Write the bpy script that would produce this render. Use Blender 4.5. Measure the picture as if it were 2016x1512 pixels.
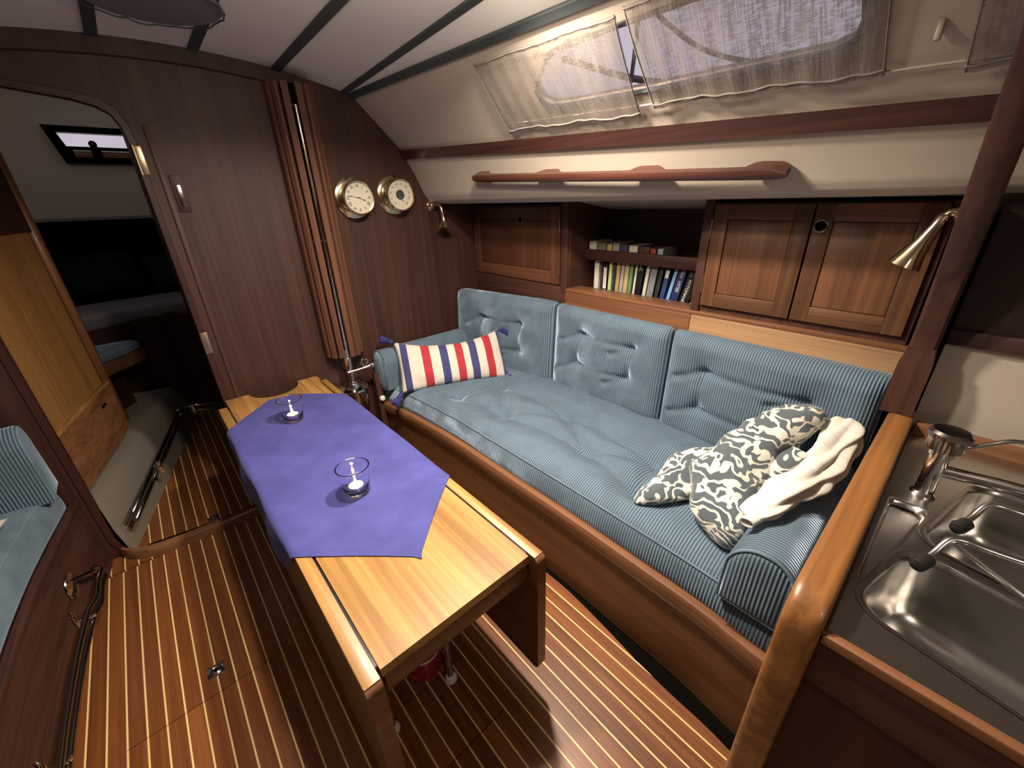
import bpy, bmesh, math, random
from mathutils import Vector, Matrix, noise
random.seed(7)
PI = math.pi
for o in list(bpy.data.objects): bpy.data.objects.remove(o, do_unlink=True)
SC = bpy.context.scene; COL = SC.collection

# ------------------------------------------------------------------ camera, world, exposure
def camera():
    a, b, c = math.radians(41.2), math.radians(24.6), math.radians(1.8)
    f = Vector((math.sin(a)*math.cos(b), math.cos(a)*math.cos(b), -math.sin(b)))
    r = Vector((math.cos(a), -math.sin(a), 0)); d = f.cross(r)
    r2 = math.cos(c)*r + math.sin(c)*d; u2 = math.sin(c)*r - math.cos(c)*d
    cd = bpy.data.cameras.new('camera'); co = bpy.data.objects.new('camera', cd); COL.objects.link(co)
    M = Matrix((r2, u2, -f)).transposed().to_4x4(); M.translation = Vector((0, 0, 1.5)); co.matrix_world = M
    cd.sensor_fit = 'HORIZONTAL'; cd.sensor_width = 36; cd.lens = 36*800/2016; cd.clip_start = 0.02; cd.clip_end = 100
    SC.camera = co
camera()
W = bpy.data.worlds.new('dusk'); SC.world = W; W.use_nodes = True
bg = W.node_tree.nodes['Background']; bg.inputs[0].default_value = (0.82, 0.73, 0.82, 1); bg.inputs[1].default_value = 0.62
SC.view_settings.view_transform = 'Standard'; SC.view_settings.look = 'None'; SC.view_settings.gamma = 1
SC.view_settings.use_curve_mapping = False; SC.view_settings.exposure = 0.2
LAMP_WARM = (1.0, 0.83, 0.66)
LAMPS = [(0.45, 1.00, 24.0, .30, 'round brass ceiling lamp over the table'), (0.84, 0.99, 34.0, .03, 'round brass ceiling lamp over the settee edge'), (-0.15, -1.10, 8.0, .2, 'added unseen ceiling lamp standing in for bounce light from aft')]   # x, y, power, share thrown sideways, label; the last is an added fill for bounce light

# ------------------------------------------------------------------ materials
MATS = {}
def base_mat(name, col=(.5, .5, .5), rough=.5, metal=0, coat=0, sheen=0, spec=.5):
    m = bpy.data.materials.new(name); m.use_nodes = True; MATS[name] = m
    p = m.node_tree.nodes['Principled BSDF']
    p.inputs['Base Color'].default_value = (*col, 1); p.inputs['Roughness'].default_value = rough
    p.inputs['Metallic'].default_value = metal; p.inputs['Coat Weight'].default_value = coat
    p.inputs['Coat Roughness'].default_value = .15
    p.inputs['Specular IOR Level'].default_value = spec
    p.inputs['Sheen Weight'].default_value = sheen
    return m, m.node_tree.nodes, m.node_tree.links, p
def coords(N, L, scale=(1, 1, 1), kind='Object'):
    t = N.new('ShaderNodeTexCoord'); mp = N.new('ShaderNodeMapping'); mp.inputs['Scale'].default_value = scale
    L.new(t.outputs[kind], mp.inputs[0]); return mp.outputs[0]
def ramp(N, L, src, stops, interp='LINEAR'):
    r = N.new('ShaderNodeValToRGB'); r.color_ramp.interpolation = interp; e = r.color_ramp.elements
    while len(e) < len(stops): e.new(.5)
    for x, (pos, c) in zip(e, stops): x.position = pos; x.color = (*c, 1)
    L.new(src, r.inputs[0]); return r.outputs[0]
def noise_t(N, L, vec, scale, detail=4, rough=.55, dist=0):
    n = N.new('ShaderNodeTexNoise'); n.inputs['Scale'].default_value = scale; n.inputs['Detail'].default_value = detail
    n.inputs['Roughness'].default_value = rough; n.inputs['Distortion'].default_value = dist
    L.new(vec, n.inputs['Vector']); return n.outputs[0]
def bump(N, L, p, h, strength=.3, dist=.002):
    b = N.new('ShaderNodeBump'); b.inputs['Strength'].default_value = strength; b.inputs['Distance'].default_value = dist
    L.new(h, b.inputs['Height']); L.new(b.outputs[0], p.inputs['Normal'])
def wood(name, dark, light, axis='y', rough=.38, coat=.25, fine=70, var=.25, pores=True):
    m, N, L, p = base_mat(name, light, rough, 0, coat)
    s = {'x': (1.2, fine, fine), 'y': (fine, 1.2, fine), 'z': (fine, fine, 1.2)}[axis]
    oi = N.new('ShaderNodeObjectInfo'); t = N.new('ShaderNodeTexCoord'); ad = N.new('ShaderNodeVectorMath'); ad.operation = 'ADD'
    cm = N.new('ShaderNodeCombineXYZ'); mu = N.new('ShaderNodeMath'); mu.operation = 'MULTIPLY'; mu.inputs[1].default_value = 5
    L.new(oi.outputs['Random'], mu.inputs[0])
    for k in range(3): L.new(mu.outputs[0], cm.inputs[k])
    L.new(t.outputs['Object'], ad.inputs[0]); L.new(cm.outputs[0], ad.inputs[1])
    mp = N.new('ShaderNodeMapping'); mp.inputs['Scale'].default_value = s; L.new(ad.outputs[0], mp.inputs[0])
    n1 = noise_t(N, L, mp.outputs[0], 1.0, 5, .6, .3)
    mp2 = N.new('ShaderNodeMapping'); mp2.inputs['Scale'].default_value = tuple(x*.14 if x > 2 else x*.6 for x in s); L.new(ad.outputs[0], mp2.inputs[0])
    n2 = noise_t(N, L, mp2.outputs[0], 1.0, 3, .5, .6)
    mx = N.new('ShaderNodeMath'); mx.operation = 'ADD'; h1 = N.new('ShaderNodeMath'); h1.operation = 'MULTIPLY'; h1.inputs[1].default_value = .5
    h2 = N.new('ShaderNodeMath'); h2.operation = 'MULTIPLY'; h2.inputs[1].default_value = .5
    L.new(n1, h1.inputs[0]); L.new(n2, h2.inputs[0]); L.new(h1.outputs[0], mx.inputs[0]); L.new(h2.outputs[0], mx.inputs[1])
    c = ramp(N, L, mx.outputs[0], [(.40, dark), (.60, light)])
    hs = N.new('ShaderNodeHueSaturation'); mr = N.new('ShaderNodeMapRange'); mr.inputs[3].default_value = 1-var; mr.inputs[4].default_value = 1+var
    L.new(oi.outputs['Random'], mr.inputs[0]); L.new(mr.outputs[0], hs.inputs['Value']); L.new(c, hs.inputs['Color'])
    L.new(hs.outputs[0], p.inputs['Base Color'])
    if pores: bump(N, L, p, n1, .12, .001)
    return m
for ax in 'xyz':
    wood('mahogany_'+ax, (.038, .0135, .009), (.077, .028, .0175), ax, rough=.55, coat=.0)
    wood('locker_'+ax, (.095, .041, .019), (.185, .084, .039), ax, rough=.42, coat=.08)
    wood('darktrim_'+ax, (.026, .009, .007), (.052, .018, .013), ax, rough=.45, coat=.1)
    wood('sapele_'+ax, (.062, .022, .011), (.115, .044, .022), ax, rough=.45, coat=.05)
    wood('teak_'+ax, (.13, .055, .024), (.24, .108, .048), ax, rough=.42, coat=.1)
    wood('tabletop_'+ax, (.215, .108, .029), (.44, .245, .075), ax, rough=.42, coat=.12, var=.05)  # mahogany under strong light, the brightness put into its colour
wood('sole', (.125, .040, .011), (.225, .078, .024), 'y', rough=.38, coat=.12, var=.16)
wood('darkwood_z', (.026, .010, .007), (.055, .020, .014), 'z', rough=.6, coat=0)
wood('slatwood_z', (.085, .034, .020), (.15, .062, .036), 'z', rough=.5, coat=.05, var=.08)
wood('paleboard_y', (.27, .155, .078), (.43, .265, .14), 'y', rough=.5, coat=.05, var=.02)
base_mat('holly', (.78, .60, .27), .35, 0, .3)
base_mat('gap', (.004, .0035, .003), .95, spec=.02)
m, N, L, p = base_mat('liner', (.50, .445, .375), .62); n = noise_t(N, L, coords(N, L), 260, 2); bump(N, L, p, n, .18, .0008)
m, N, L, p = base_mat('headliner', (.74, .725, .71), .7); n = noise_t(N, L, coords(N, L), 300, 2); bump(N, L, p, n, .2, .0008)
base_mat('batten', (.042, .054, .058), .6)
base_mat('grp', (.20, .18, .15), .5)
base_mat('chrome', (.78, .77, .75), .12, 1); base_mat('darksteel', (.36, .35, .34), .22, 1)
m, N, L, p = base_mat('steel', (.55, .54, .52), .3, 1)
n = noise_t(N, L, coords(N, L, (8, 220, 8)), 1, 3); p.inputs['Roughness'].default_value = .27
base_mat('brass', (.74, .64, .44), .16, 1)
base_mat('brass_dull', (.55, .45, .30), .35, 1)
base_mat('dial', (.72, .68, .56), .5); base_mat('ink', (.02, .018, .016), .5); base_mat('glassdark', (.05, .06, .06), .08, 0, .6)
base_mat('rubber', (.012, .011, .010), .6); base_mat('whiteplastic', (.75, .74, .70), .35); base_mat('red_paint', (.33, .012, .022), .22, 0, .5)
base_mat('blindcloth', (.15, .16, .16), .9)
base_mat('paper', (.62, .58, .48), .8)
def corduroy(name, axis, col=(.098, .158, .222), pitch=.0100):
    m, N, L, p = base_mat(name, col, .85, 0, 0, 1.0); p.inputs['Sheen Tint'].default_value = (.52, .68, .92, 1); p.inputs['Sheen Roughness'].default_value = .32
    t = N.new('ShaderNodeTexCoord'); sx = N.new('ShaderNodeSeparateXYZ')
    nz = N.new('ShaderNodeTexNoise'); nz.inputs['Scale'].default_value = 9; nz.inputs['Detail'].default_value = 3
    L.new(t.outputs['Object'], nz.inputs['Vector']); L.new(t.outputs['Object'], sx.inputs[0])
    w = N.new('ShaderNodeMath'); w.operation = 'MULTIPLY'; w.inputs[1].default_value = 2*PI/pitch; L.new(sx.outputs['xyz'.index(axis)], w.inputs[0])
    s = N.new('ShaderNodeMath'); s.operation = 'SINE'; L.new(w.outputs[0], s.inputs[0])
    mr = N.new('ShaderNodeMapRange'); mr.inputs[1].default_value = -1; mr.inputs[2].default_value = 1; L.new(s.outputs[0], mr.inputs[0])
    # velvet nap: patches where the pile is brushed flat show weaker ribs
    nm = N.new('ShaderNodeMapRange'); nm.inputs[1].default_value = .38; nm.inputs[2].default_value = .62; nm.inputs[3].default_value = .6; nm.inputs[4].default_value = 1
    L.new(nz.outputs[0], nm.inputs[0])
    mm = N.new('ShaderNodeMath'); mm.operation = 'MULTIPLY'; L.new(mr.outputs[0], mm.inputs[0]); L.new(nm.outputs[0], mm.inputs[1])
    c = ramp(N, L, mm.outputs[0], [(0, tuple(x*.50 for x in col)), (.8, tuple(x*1.6 for x in col))]); L.new(c, p.inputs['Base Color'])
    bump(N, L, p, mm.outputs[0], .75, .004)
    return m
for ax in 'xy': corduroy('corduroy_'+ax, ax)
m, N, L, p = base_mat('velvet', (.070, .125, .175), .85, 0, 0, .55); p.inputs['Sheen Tint'].default_value = (.45, .62, .85, 1)
n = noise_t(N, L, coords(N, L), 14, 4); c = ramp(N, L, n, [(.35, (.085, .135, .185)), (.65, (.135, .20, .265))]); L.new(c, p.inputs['Base Color'])
m, N, L, p = base_mat('darkfabric', (.010, .010, .014), .95)
m, N, L, p = base_mat('bedding', (.22, .20, .23), .95)
m, N, L, p = base_mat('tablecloth', (.092, .074, .31), .85, 0, 0, .12); p.inputs['Sheen Tint'].default_value = (.6, .55, 1, 1)
v = coords(N, L); n1 = noise_t(N, L, v, 7, 5, .6, .4); n2 = noise_t(N, L, v, 420, 2)
c = ramp(N, L, n1, [(.35, (.036, .040, .195)), (.68, (.058, .062, .275))]); L.new(c, p.inputs['Base Color'])
ad = N.new('ShaderNodeMath'); ad.operation = 'MULTIPLY_ADD'; ad.inputs[1].default_value = .2; L.new(n2, ad.inputs[0]); L.new(n1, ad.inputs[2]); bump(N, L, p, ad.outputs[0], .25, .004)
# woven curtain: half see-through cotton
m = bpy.data.materials.new('curtain'); m.use_nodes = True; MATS['curtain'] = m; N = m.node_tree.nodes; L = m.node_tree.links; p = N['Principled BSDF']
p.inputs['Base Color'].default_value = (.30, .27, .245, 1); p.inputs['Roughness'].default_value = .9; p.inputs['Specular IOR Level'].default_value = .1
tr = N.new('ShaderNodeBsdfTranslucent'); tr.inputs[0].default_value = (.55, .51, .49, 1); tp = N.new('ShaderNodeBsdfTransparent'); tp.inputs[0].default_value = (.95, .93, .95, 1)
mx1 = N.new('ShaderNodeMixShader'); mx1.inputs[0].default_value = .35; mx2 = N.new('ShaderNodeMixShader')
L.new(p.outputs[0], mx1.inputs[1]); L.new(tr.outputs[0], mx1.inputs[2]); L.new(mx1.outputs[0], mx2.inputs[1]); L.new(tp.outputs[0], mx2.inputs[2])
v = coords(N, L, (14, 190, 14)); n1 = noise_t(N, L, v, 1, 2); v2 = coords(N, L, (220, 40, 220)); n2 = noise_t(N, L, v2, 1, 2)
a1 = N.new('ShaderNodeMath'); a1.operation = 'ADD'; L.new(n1, a1.inputs[0]); L.new(n2, a1.inputs[1])
mr = N.new('ShaderNodeMapRange'); mr.inputs[1].default_value = .85; mr.inputs[2].default_value = 1.15; mr.inputs[3].default_value = .12; mr.inputs[4].default_value = .52
L.new(a1.outputs[0], mr.inputs[0]); L.new(mr.outputs[0], mx2.inputs[0]); L.new(mx2.outputs[0], N['Material Output'].inputs[0])
bb = N.new('ShaderNodeBump'); bb.inputs['Strength'].default_value = .5; bb.inputs['Distance'].default_value = .003; L.new(n1, bb.inputs['Height']); L.new(bb.outputs[0], p.inputs['Normal'])
# blanket: slate fleece with cream scrolling flowers
m, N, L, p = base_mat('blanket', (.1, .12, .14), .95, 0, 0, .4)
v = coords(N, L); nz = N.new('ShaderNodeTexNoise'); nz.inputs['Scale'].default_value = 9; nz.inputs['Detail'].default_value = 1.5; L.new(v, nz.inputs['Vector'])
vm = N.new('ShaderNodeVectorMath'); vm.operation = 'MULTIPLY_ADD'; vm.inputs[1].default_value = (.11, .11, .11); L.new(nz.outputs['Color'], vm.inputs[0]); L.new(v, vm.inputs[2])
wv = N.new('ShaderNodeTexWave'); wv.wave_type = 'RINGS'; wv.inputs['Scale'].default_value = 13; wv.inputs['Distortion'].default_value = 7; wv.inputs['Detail'].default_value = 1; wv.inputs['Detail Scale'].default_value = 1.6
L.new(vm.outputs[0], wv.inputs['Vector'])
vo = N.new('ShaderNodeTexVoronoi'); vo.feature = 'SMOOTH_F1'; vo.inputs['Scale'].default_value = 30; L.new(vm.outputs[0], vo.inputs['Vector'])
r1 = ramp(N, L, wv.outputs['Fac'], [(.74, (0, 0, 0)), (.82, (1, 1, 1))]); r2 = ramp(N, L, vo.outputs['Distance'], [(.27, (1, 1, 1)), (.33, (0, 0, 0))])
mxa = N.new('ShaderNodeMath'); mxa.operation = 'MAXIMUM'; L.new(r1, mxa.inputs[0]); L.new(r2, mxa.inputs[1])
n2 = noise_t(N, L, v, 7, 1); g = ramp(N, L, n2, [(.34, (0, 0, 0)), (.40, (1, 1, 1))]); mu = N.new('ShaderNodeMath'); mu.operation = 'MULTIPLY'; L.new(mxa.outputs[0], mu.inputs[0]); L.new(g, mu.inputs[1])
c = ramp(N, L, mu.outputs[0], [(.35, (.085, .108, .130)), (.6, (.74, .71, .63))]); L.new(c, p.inputs['Base Color'])
n3 = noise_t(N, L, v, 260, 3); bump(N, L, p, n3, .6, .004)
m, N, L, p = base_mat('towel', (.72, .68, .60), .9, 0, 0, .2)
v = coords(N, L); n1 = noise_t(N, L, v, 6, 1); wv = N.new('ShaderNodeTexWave'); wv.inputs['Scale'].default_value = 6; wv.inputs['Distortion'].default_value = 3; L.new(v, wv.inputs['Vector'])
c = ramp(N, L, wv.outputs['Fac'], [(.02, (.70, .68, .63)), (.08, (.80, .77, .70))]); L.new(c, p.inputs['Base Color'])
# striped pillow: stripes along the local x of the pillow
def stripes(name, length, bands, white=(.62, .59, .53)):
    m, N, L, p = base_mat(name, white, .85, 0, 0, .2)
    t = N.new('ShaderNodeTexCoord'); sx = N.new('ShaderNodeSeparateXYZ'); L.new(t.outputs['Object'], sx.inputs[0])
    mr = N.new('ShaderNodeMapRange'); mr.inputs[1].default_value = -length/2; mr.inputs[2].default_value = length/2; L.new(sx.outputs[0], mr.inputs[0])
    st = [(0, white)]
    for a, b, c in bands: st += [(a, c), (b, white)]
    L.new(ramp(N, L, mr.outputs[0], st, 'CONSTANT'), p.inputs['Base Color'])
NAVY = (.040, .045, .16); RED = (.40, .022, .040)
stripes('pillow_stripes', .66, [(.045, .105, NAVY), (.22, .295, RED), (.38, .45, NAVY), (.52, .59, RED), (.65, .72, NAVY), (.80, .875, RED), (.95, 1.0, NAVY)])
stripes('pillow_stripes_small', .40, [(.1+.2*i, .2+.2*i, RED) for i in range(4)])
base_mat('navy', (.03, .035, .17), .9)
m, N, L, p = base_mat('clearglass', (1, 1, 1), .02); p.inputs['Transmission Weight'].default_value = 1; p.inputs['IOR'].default_value = 1.45
m, N, L, p = base_mat('pane', (.95, .95, 1), .03); p.inputs['Transmission Weight'].default_value = 1; p.inputs['IOR'].default_value = 1.02
m, N, L, p = base_mat('wax', (.85, .78, .66), .5); p.inputs['Subsurface Weight'].default_value = .3; p.inputs['Emission Color'].default_value = (1, .62, .32, 1); p.inputs['Emission Strength'].default_value = .35
m, N, L, p = base_mat('flame', (1, .7, .3), .5); p.inputs['Emission Color'].default_value = (1, .62, .25, 1); p.inputs['Emission Strength'].default_value = 14
m, N, L, p = base_mat('lampglass', (1, .95, .85), .5); p.inputs['Emission Color'].default_value = (1, .83, .62, 1); p.inputs['Emission Strength'].default_value = 3
def cover(name, col): 
    if name not in MATS: base_mat(name, col, .45, 0, .15)
    return name

# ------------------------------------------------------------------ mesh helpers
class MB:
    def __init__(s): s.v = []; s.f = []
    def add(s, vs, fs):
        b = len(s.v); s.v += [tuple(v) for v in vs]; s.f += [tuple(i+b for i in f) for f in fs]; return s
    def box(s, x0, x1, y0, y1, z0, z1, bev=0, seg=2):
        bm = bmesh.new(); bmesh.ops.create_cube(bm, size=1)
        for v in bm.verts: v.co = Vector((x0+(v.co.x+.5)*(x1-x0), y0+(v.co.y+.5)*(y1-y0), z0+(v.co.z+.5)*(z1-z0)))
        if bev > 0: bmesh.ops.bevel(bm, geom=bm.edges[:], offset=bev, segments=seg, profile=.5, affect='EDGES', clamp_overlap=True)
        bm.verts.index_update(); s.add([v.co for v in bm.verts], [[v.index for v in f.verts] for f in bm.faces]); bm.free(); return s
    def prism(s, poly, fn, h0, h1, bev=0):
        """poly in 2-D, fn(a,b,h) -> point; closed prism between h0 and h1"""
        n = len(poly); vs = [fn(a, b, h0) for a, b in poly] + [fn(a, b, h1) for a, b in poly]
        fs = [tuple(range(n))[::-1], tuple(range(n, 2*n))] + [(i, (i+1) % n, (i+1) % n+n, i+n) for i in range(n)]
        return s.add(vs, fs)
    def rings(s, rs, closed=True, cap=True, loop=False):
        n = len(rs[0]); b = len(s.v); m = len(rs)
        for r in rs: s.v += [tuple(p) for p in r]
        for i in range(m if loop else m-1):
            i2 = (i+1) % m
            for j in range(n if closed else n-1):
                j2 = (j+1) % n; s.f.append((b+i*n+j, b+i*n+j2, b+i2*n+j2, b+i2*n+j))
        if cap and closed and not loop: s.f.append(tuple(b+j for j in range(n))[::-1]); s.f.append(tuple(b+(m-1)*n+j for j in range(n)))
        return s
    def tube(s, path, r, n=10, loop=False, flat=1.0):
        path = [Vector(p) for p in path]; m = len(path); rs = []
        rad = r if isinstance(r, (list, tuple)) else [r]*m
        up = None
        for i, p in enumerate(path):
            a = path[(i-1) % m] if (loop or i > 0) else p; c = path[(i+1) % m] if (loop or i < m-1) else p
            t = (c-a).normalized()
            if up is None: up = Vector((0, 0, 1)) if abs(t.z) < .9 else Vector((1, 0, 0))
            u = (up - t*up.dot(t)).normalized(); w = t.cross(u); up = u
            rs.append([p + (u*math.cos(k*2*PI/n)*flat + w*math.sin(k*2*PI/n))*rad[i] for k in range(n)])
        return s.rings(rs, loop=loop)
    def lathe(s, prof, o=(0, 0, 0), axis=(0, 0, 1), n=24, cap=True):
        o = Vector(o); a = Vector(axis).normalized(); u = a.orthogonal().normalized(); w = a.cross(u)
        return s.rings([[o + a*h + (u*math.cos(k*2*PI/n) + w*math.sin(k*2*PI/n))*max(r, 1e-5) for k in range(n)] for r, h in prof], cap=cap)
    def holed(s, outer, holes, fn):
        """flat polygon with holes; fn(a,b) -> point"""
        bm = bmesh.new(); es = []
        for lp in [outer]+holes:
            vs = [bm.verts.new((a, b, 0)) for a, b in lp]
            es += [bm.edges.new((vs[i], vs[(i+1) % len(vs)])) for i in range(len(vs))]
        bmesh.ops.triangle_fill(bm, edges=es, use_beauty=True, use_dissolve=False)
        bm.verts.index_update(); s.add([fn(v.co.x, v.co.y) for v in bm.verts], [[v.index for v in f.verts] for f in bm.faces]); bm.free(); return s
    def holed_prism(s, outer, holes, fn, h0, h1):
        s.holed(outer, holes, lambda a, b: fn(a, b, h0)); s.holed(outer, holes, lambda a, b: fn(a, b, h1))
        for lp in [outer]+holes:
            n = len(lp); s.add([fn(a, b, h0) for a, b in lp]+[fn(a, b, h1) for a, b in lp], [(i, (i+1) % n, (i+1) % n+n, i+n) for i in range(n)])
        return s
    def mesh(s, name, org=(0, 0, 0), weld=True):
        me = bpy.data.meshes.new(name); o = Vector(org)
        me.from_pydata([tuple(Vector(v)-o) for v in s.v], [], s.f); me.update()
        bm = bmesh.new(); bm.from_mesh(me)
        if weld: bmesh.ops.remove_doubles(bm, verts=bm.verts[:], dist=1e-5)
        bmesh.ops.recalc_face_normals(bm, faces=bm.faces[:]); bm.to_mesh(me); bm.free(); return me
ORG = {}
def tag(o, label=None, cat=None, group=None, kind=None):
    if label: o['label'] = label
    if cat: o['category'] = cat
    if group: o['group'] = group
    if kind: o['kind'] = kind
    return o
def thing(name, loc, label=None, cat=None, group=None, kind=None):
    o = bpy.data.objects.new(name, None); COL.objects.link(o); o.location = loc; o.empty_display_size = .05
    ORG[o] = Vector(loc); return tag(o, label, cat, group, kind)
def put(name, me, mat, parent=None, offset=(0, 0, 0), smooth=None):
    o = bpy.data.objects.new(name, me); COL.objects.link(o)
    if mat and not me.materials: me.materials.append(MATS[mat])
    if parent: o.parent = parent; ORG[o] = ORG.get(parent, Vector())
    else: ORG[o] = Vector(offset)
    o.location = offset
    if smooth:
        for pl in me.polygons: pl.use_smooth = True
        if smooth < 179:
            bm = bmesh.new(); bm.from_mesh(me)
            for e in bm.edges:
                if len(e.link_faces) == 2 and e.calc_face_angle(0) > math.radians(smooth): e.smooth = False
            bm.to_mesh(me); bm.free()
    return o
def make(name, mb, mat, parent=None, smooth=40, org=None):
    """world-space builder -> one mesh object; its origin is the thing's base"""
    og = ORG[parent] if parent else Vector(org or (0, 0, 0))
    o = put(name, mb.mesh(name, og), mat, parent, smooth=smooth)
    if not parent: o.location = og; ORG[o] = og
    return o
def again(src, parent, offset):
    o = src.copy(); COL.objects.link(o); o.parent = parent; o.location = offset; ORG[o] = ORG.get(parent, Vector()); return o
def lerp(a, b, t): return a+(b-a)*t
def interp(pts, y):
    """pts sorted by first value, smooth (Catmull) interpolation"""
    if y <= pts[0][0]: return pts[0][1]
    for i in range(len(pts)-1):
        if y <= pts[i+1][0]:
            p0 = pts[max(i-1, 0)][1]; p1 = pts[i][1]; p2 = pts[i+1][1]; p3 = pts[min(i+2, len(pts)-1)][1]
            t = (y-pts[i][0])/(pts[i+1][0]-pts[i][0])
            return .5*((2*p1)+(-p0+p2)*t+(2*p0-5*p1+4*p2-p3)*t*t+(-p0+3*p1-3*p2+p3)*t**3)
    return pts[-1][1]
def spline(pts, n=6):
    pts = [Vector(p) for p in pts]; out = []
    for i in range(len(pts)-1):
        p0 = pts[max(i-1, 0)]; p1 = pts[i]; p2 = pts[i+1]; p3 = pts[min(i+2, len(pts)-1)]
        for k in range(n):
            t = k/n; out.append(.5*((2*p1)+(p2-p0)*t+(2*p0-5*p1+4*p2-p3)*t*t+(3*p1-p0-3*p2+p3)*t**3))
    return out+[pts[-1]]
def arc(cx, cy, r, a0, a1, n): return [(cx+r*math.cos(math.radians(a0+(a1-a0)*i/n)), cy+r*math.sin(math.radians(a0+(a1-a0)*i/n))) for i in range(n+1)]
def rrect(x0, x1, y0, y1, r, n=6):
    return arc(x1-r, y1-r, r, 0, 90, n)+arc(x0+r, y1-r, r, 90, 180, n)+arc(x0+r, y0+r, r, 180, 270, n)+arc(x1-r, y0+r, r, 270, 360, n)
def text_mesh(body, size, depth=.0004):
    cu = bpy.data.curves.new('lettering', 'FONT'); cu.body = body; cu.size = size; cu.align_x = 'CENTER'; cu.align_y = 'CENTER'; cu.extrude = depth; cu.resolution_u = 2
    o = bpy.data.objects.new('lettering', cu); COL.objects.link(o)
    dg = bpy.context.evaluated_depsgraph_get(); me = bpy.data.meshes.new_from_object(o.evaluated_get(dg))
    bpy.data.objects.remove(o, do_unlink=True); bpy.data.curves.remove(cu); return me
def letter(body, size, mat, parent, M, squeeze=1.0):
    """lettering whose local x is the reading direction; M places it in the parent's space"""
    me = text_mesh(body, size); me.materials.clear(); me.materials.append(MATS[mat])
    me.transform(M @ Matrix.Diagonal((squeeze, 1, 1, 1))); return put('lettering', me, None, parent)
def rbox_grid(L, r, n, disp=None, mp=None, extra=3):
    """soft rounded box of size L, corner radius r; disp(p, side) moves surface points, mp maps to world"""
    def line(l, k):
        e = [r*(1-math.cos(i*PI/2/extra)) for i in range(extra)]
        return e+[r+(l-2*r)*i/k for i in range(k+1)]+[l-x for x in e[::-1]]
    ax = [line(L[i], n[i]) for i in range(3)]; nn = [len(a)-1 for a in ax]; idx = {}; mb = MB()
    def vid(i, j, k):
        if (i, j, k) in idx: return idx[i, j, k]
        p = Vector((ax[0][i], ax[1][j], ax[2][k])); q = Vector([min(max(p[a], r), L[a]-r) for a in range(3)]); d = p-q
        if d.length > 1e-9: p = q+d.normalized()*r
        if disp: p = p+disp(p)
        if mp: p = Vector(mp(p))
        mb.v.append(tuple(p)); idx[i, j, k] = len(mb.v)-1; return idx[i, j, k]
    for a in range(3):
        b, c = (a+1) % 3, (a+2) % 3
        for side in (0, nn[a]):
            for i in range(nn[b]):
                for j in range(nn[c]):
                    q = []
                    for di, dj in ((0, 0), (1, 0), (1, 1), (0, 1)):
                        t = [0, 0, 0]; t[a] = side; t[b] = i+di; t[c] = j+dj; q.append(vid(*t))
                    mb.f.append(tuple(q))
    return mb

# ------------------------------------------------------------------ plan curves of the boat (metres; x starboard, y forward, z up, sole at 0)
YB = 2.33                                                       # main bulkhead
RAIL_S = [(-.2, .915), (.09, .927), (.26, .948), (.486, .955), (.84, .960), (1.11, .958), (1.32, .957), (1.54, .957), (1.86, .937), (2.33, .890)]
FLOOR_S = [(-.6, .80), (.08, .873), (.334, .891), (.709, .932), (.917, .935), (1.4, .935), (1.86, .915), (2.33, .875)]
RAIL_P = [(-.6, -.60), (.8, -.605), (1.35, -.598), (1.475, -.593), (1.715, -.578), (1.97, -.548), (2.33, -.495)]
def ceil_z(x, y): return 2.07-.155*(x-.3)**2+.033*(YB-y)

# ------------------------------------------------------------------ floor
floor = thing('floor', (0, 0, 0), kind='structure')
make('subfloor', MB().box(-1.9, 2.3, -1.6, 5.4, -.12, -.03), 'gap', floor)
P = .0484; X0 = -.559; HW = .0025
def strip(x0, x1, y0, y1, z0=-.03, z1=0., clip=None):
    mb = MB(); ys = [y0+(y1-y0)*i/140 for i in range(141)] if clip else [y0, y1]; rs = []
    for y in ys:
        a, b = x0, x1
        if clip:
            b = min(x1, clip(y))
            if b-a < .0008:
                if len(rs) > 1: break
                rs = []; continue
        rs.append([(a, y, z0), (b, y, z0), (b, y, z1), (a, y, z1)])
    if len(rs) > 1: mb.rings(rs); return mb
fs = lambda y: interp(FLOOR_S, y)
shared = {}
def lay(name, mat, x0, x1, y0, y1, z1=0.):
    if x1 > .87:
        mb = strip(x0, x1, y0, y1, clip=fs, z1=z1)
        if mb: make(name, mb, mat, floor, smooth=0)
        return
    k = (name, round(x1-x0, 4), y0, y1)
    if k not in shared: shared[k] = strip(0, x1-x0, y0, y1, z1=z1).mesh(name)
    put(name, shared[k], mat, floor, (x0, 0, 0))
for k in range(-3, 33):
    xa, xb = X0+P*k+HW, X0+P*(k+1)-HW; xm = (xa+xb)/2
    if xm > .96: break
    cuts = [-1.2, 2.20]
    if -.47 < xm < .0: cuts = [-1.2, 1.305, 2.20]
    elif .1 < xm < .48: cuts = [-1.2, .608, .837, 2.20]
    elif xm > .12: cuts = [-1.2, 2.33]
    for a, b in zip(cuts, cuts[1:]):
        lay('plank', 'sole', xa, xb, a+.0013, b-.0013)
        lay('holly_strip', 'holly', xa-2*HW, xa, a+.0013, b-.0013, .0002)
    if -.6 < xm < .25:
        lay('plank', 'sole', xa+.006, xb+.006, 2.215, 4.3); lay('holly_strip', 'holly', xa+.006-2*HW, xa+.006, 2.215, 4.3, .0002)
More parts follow.
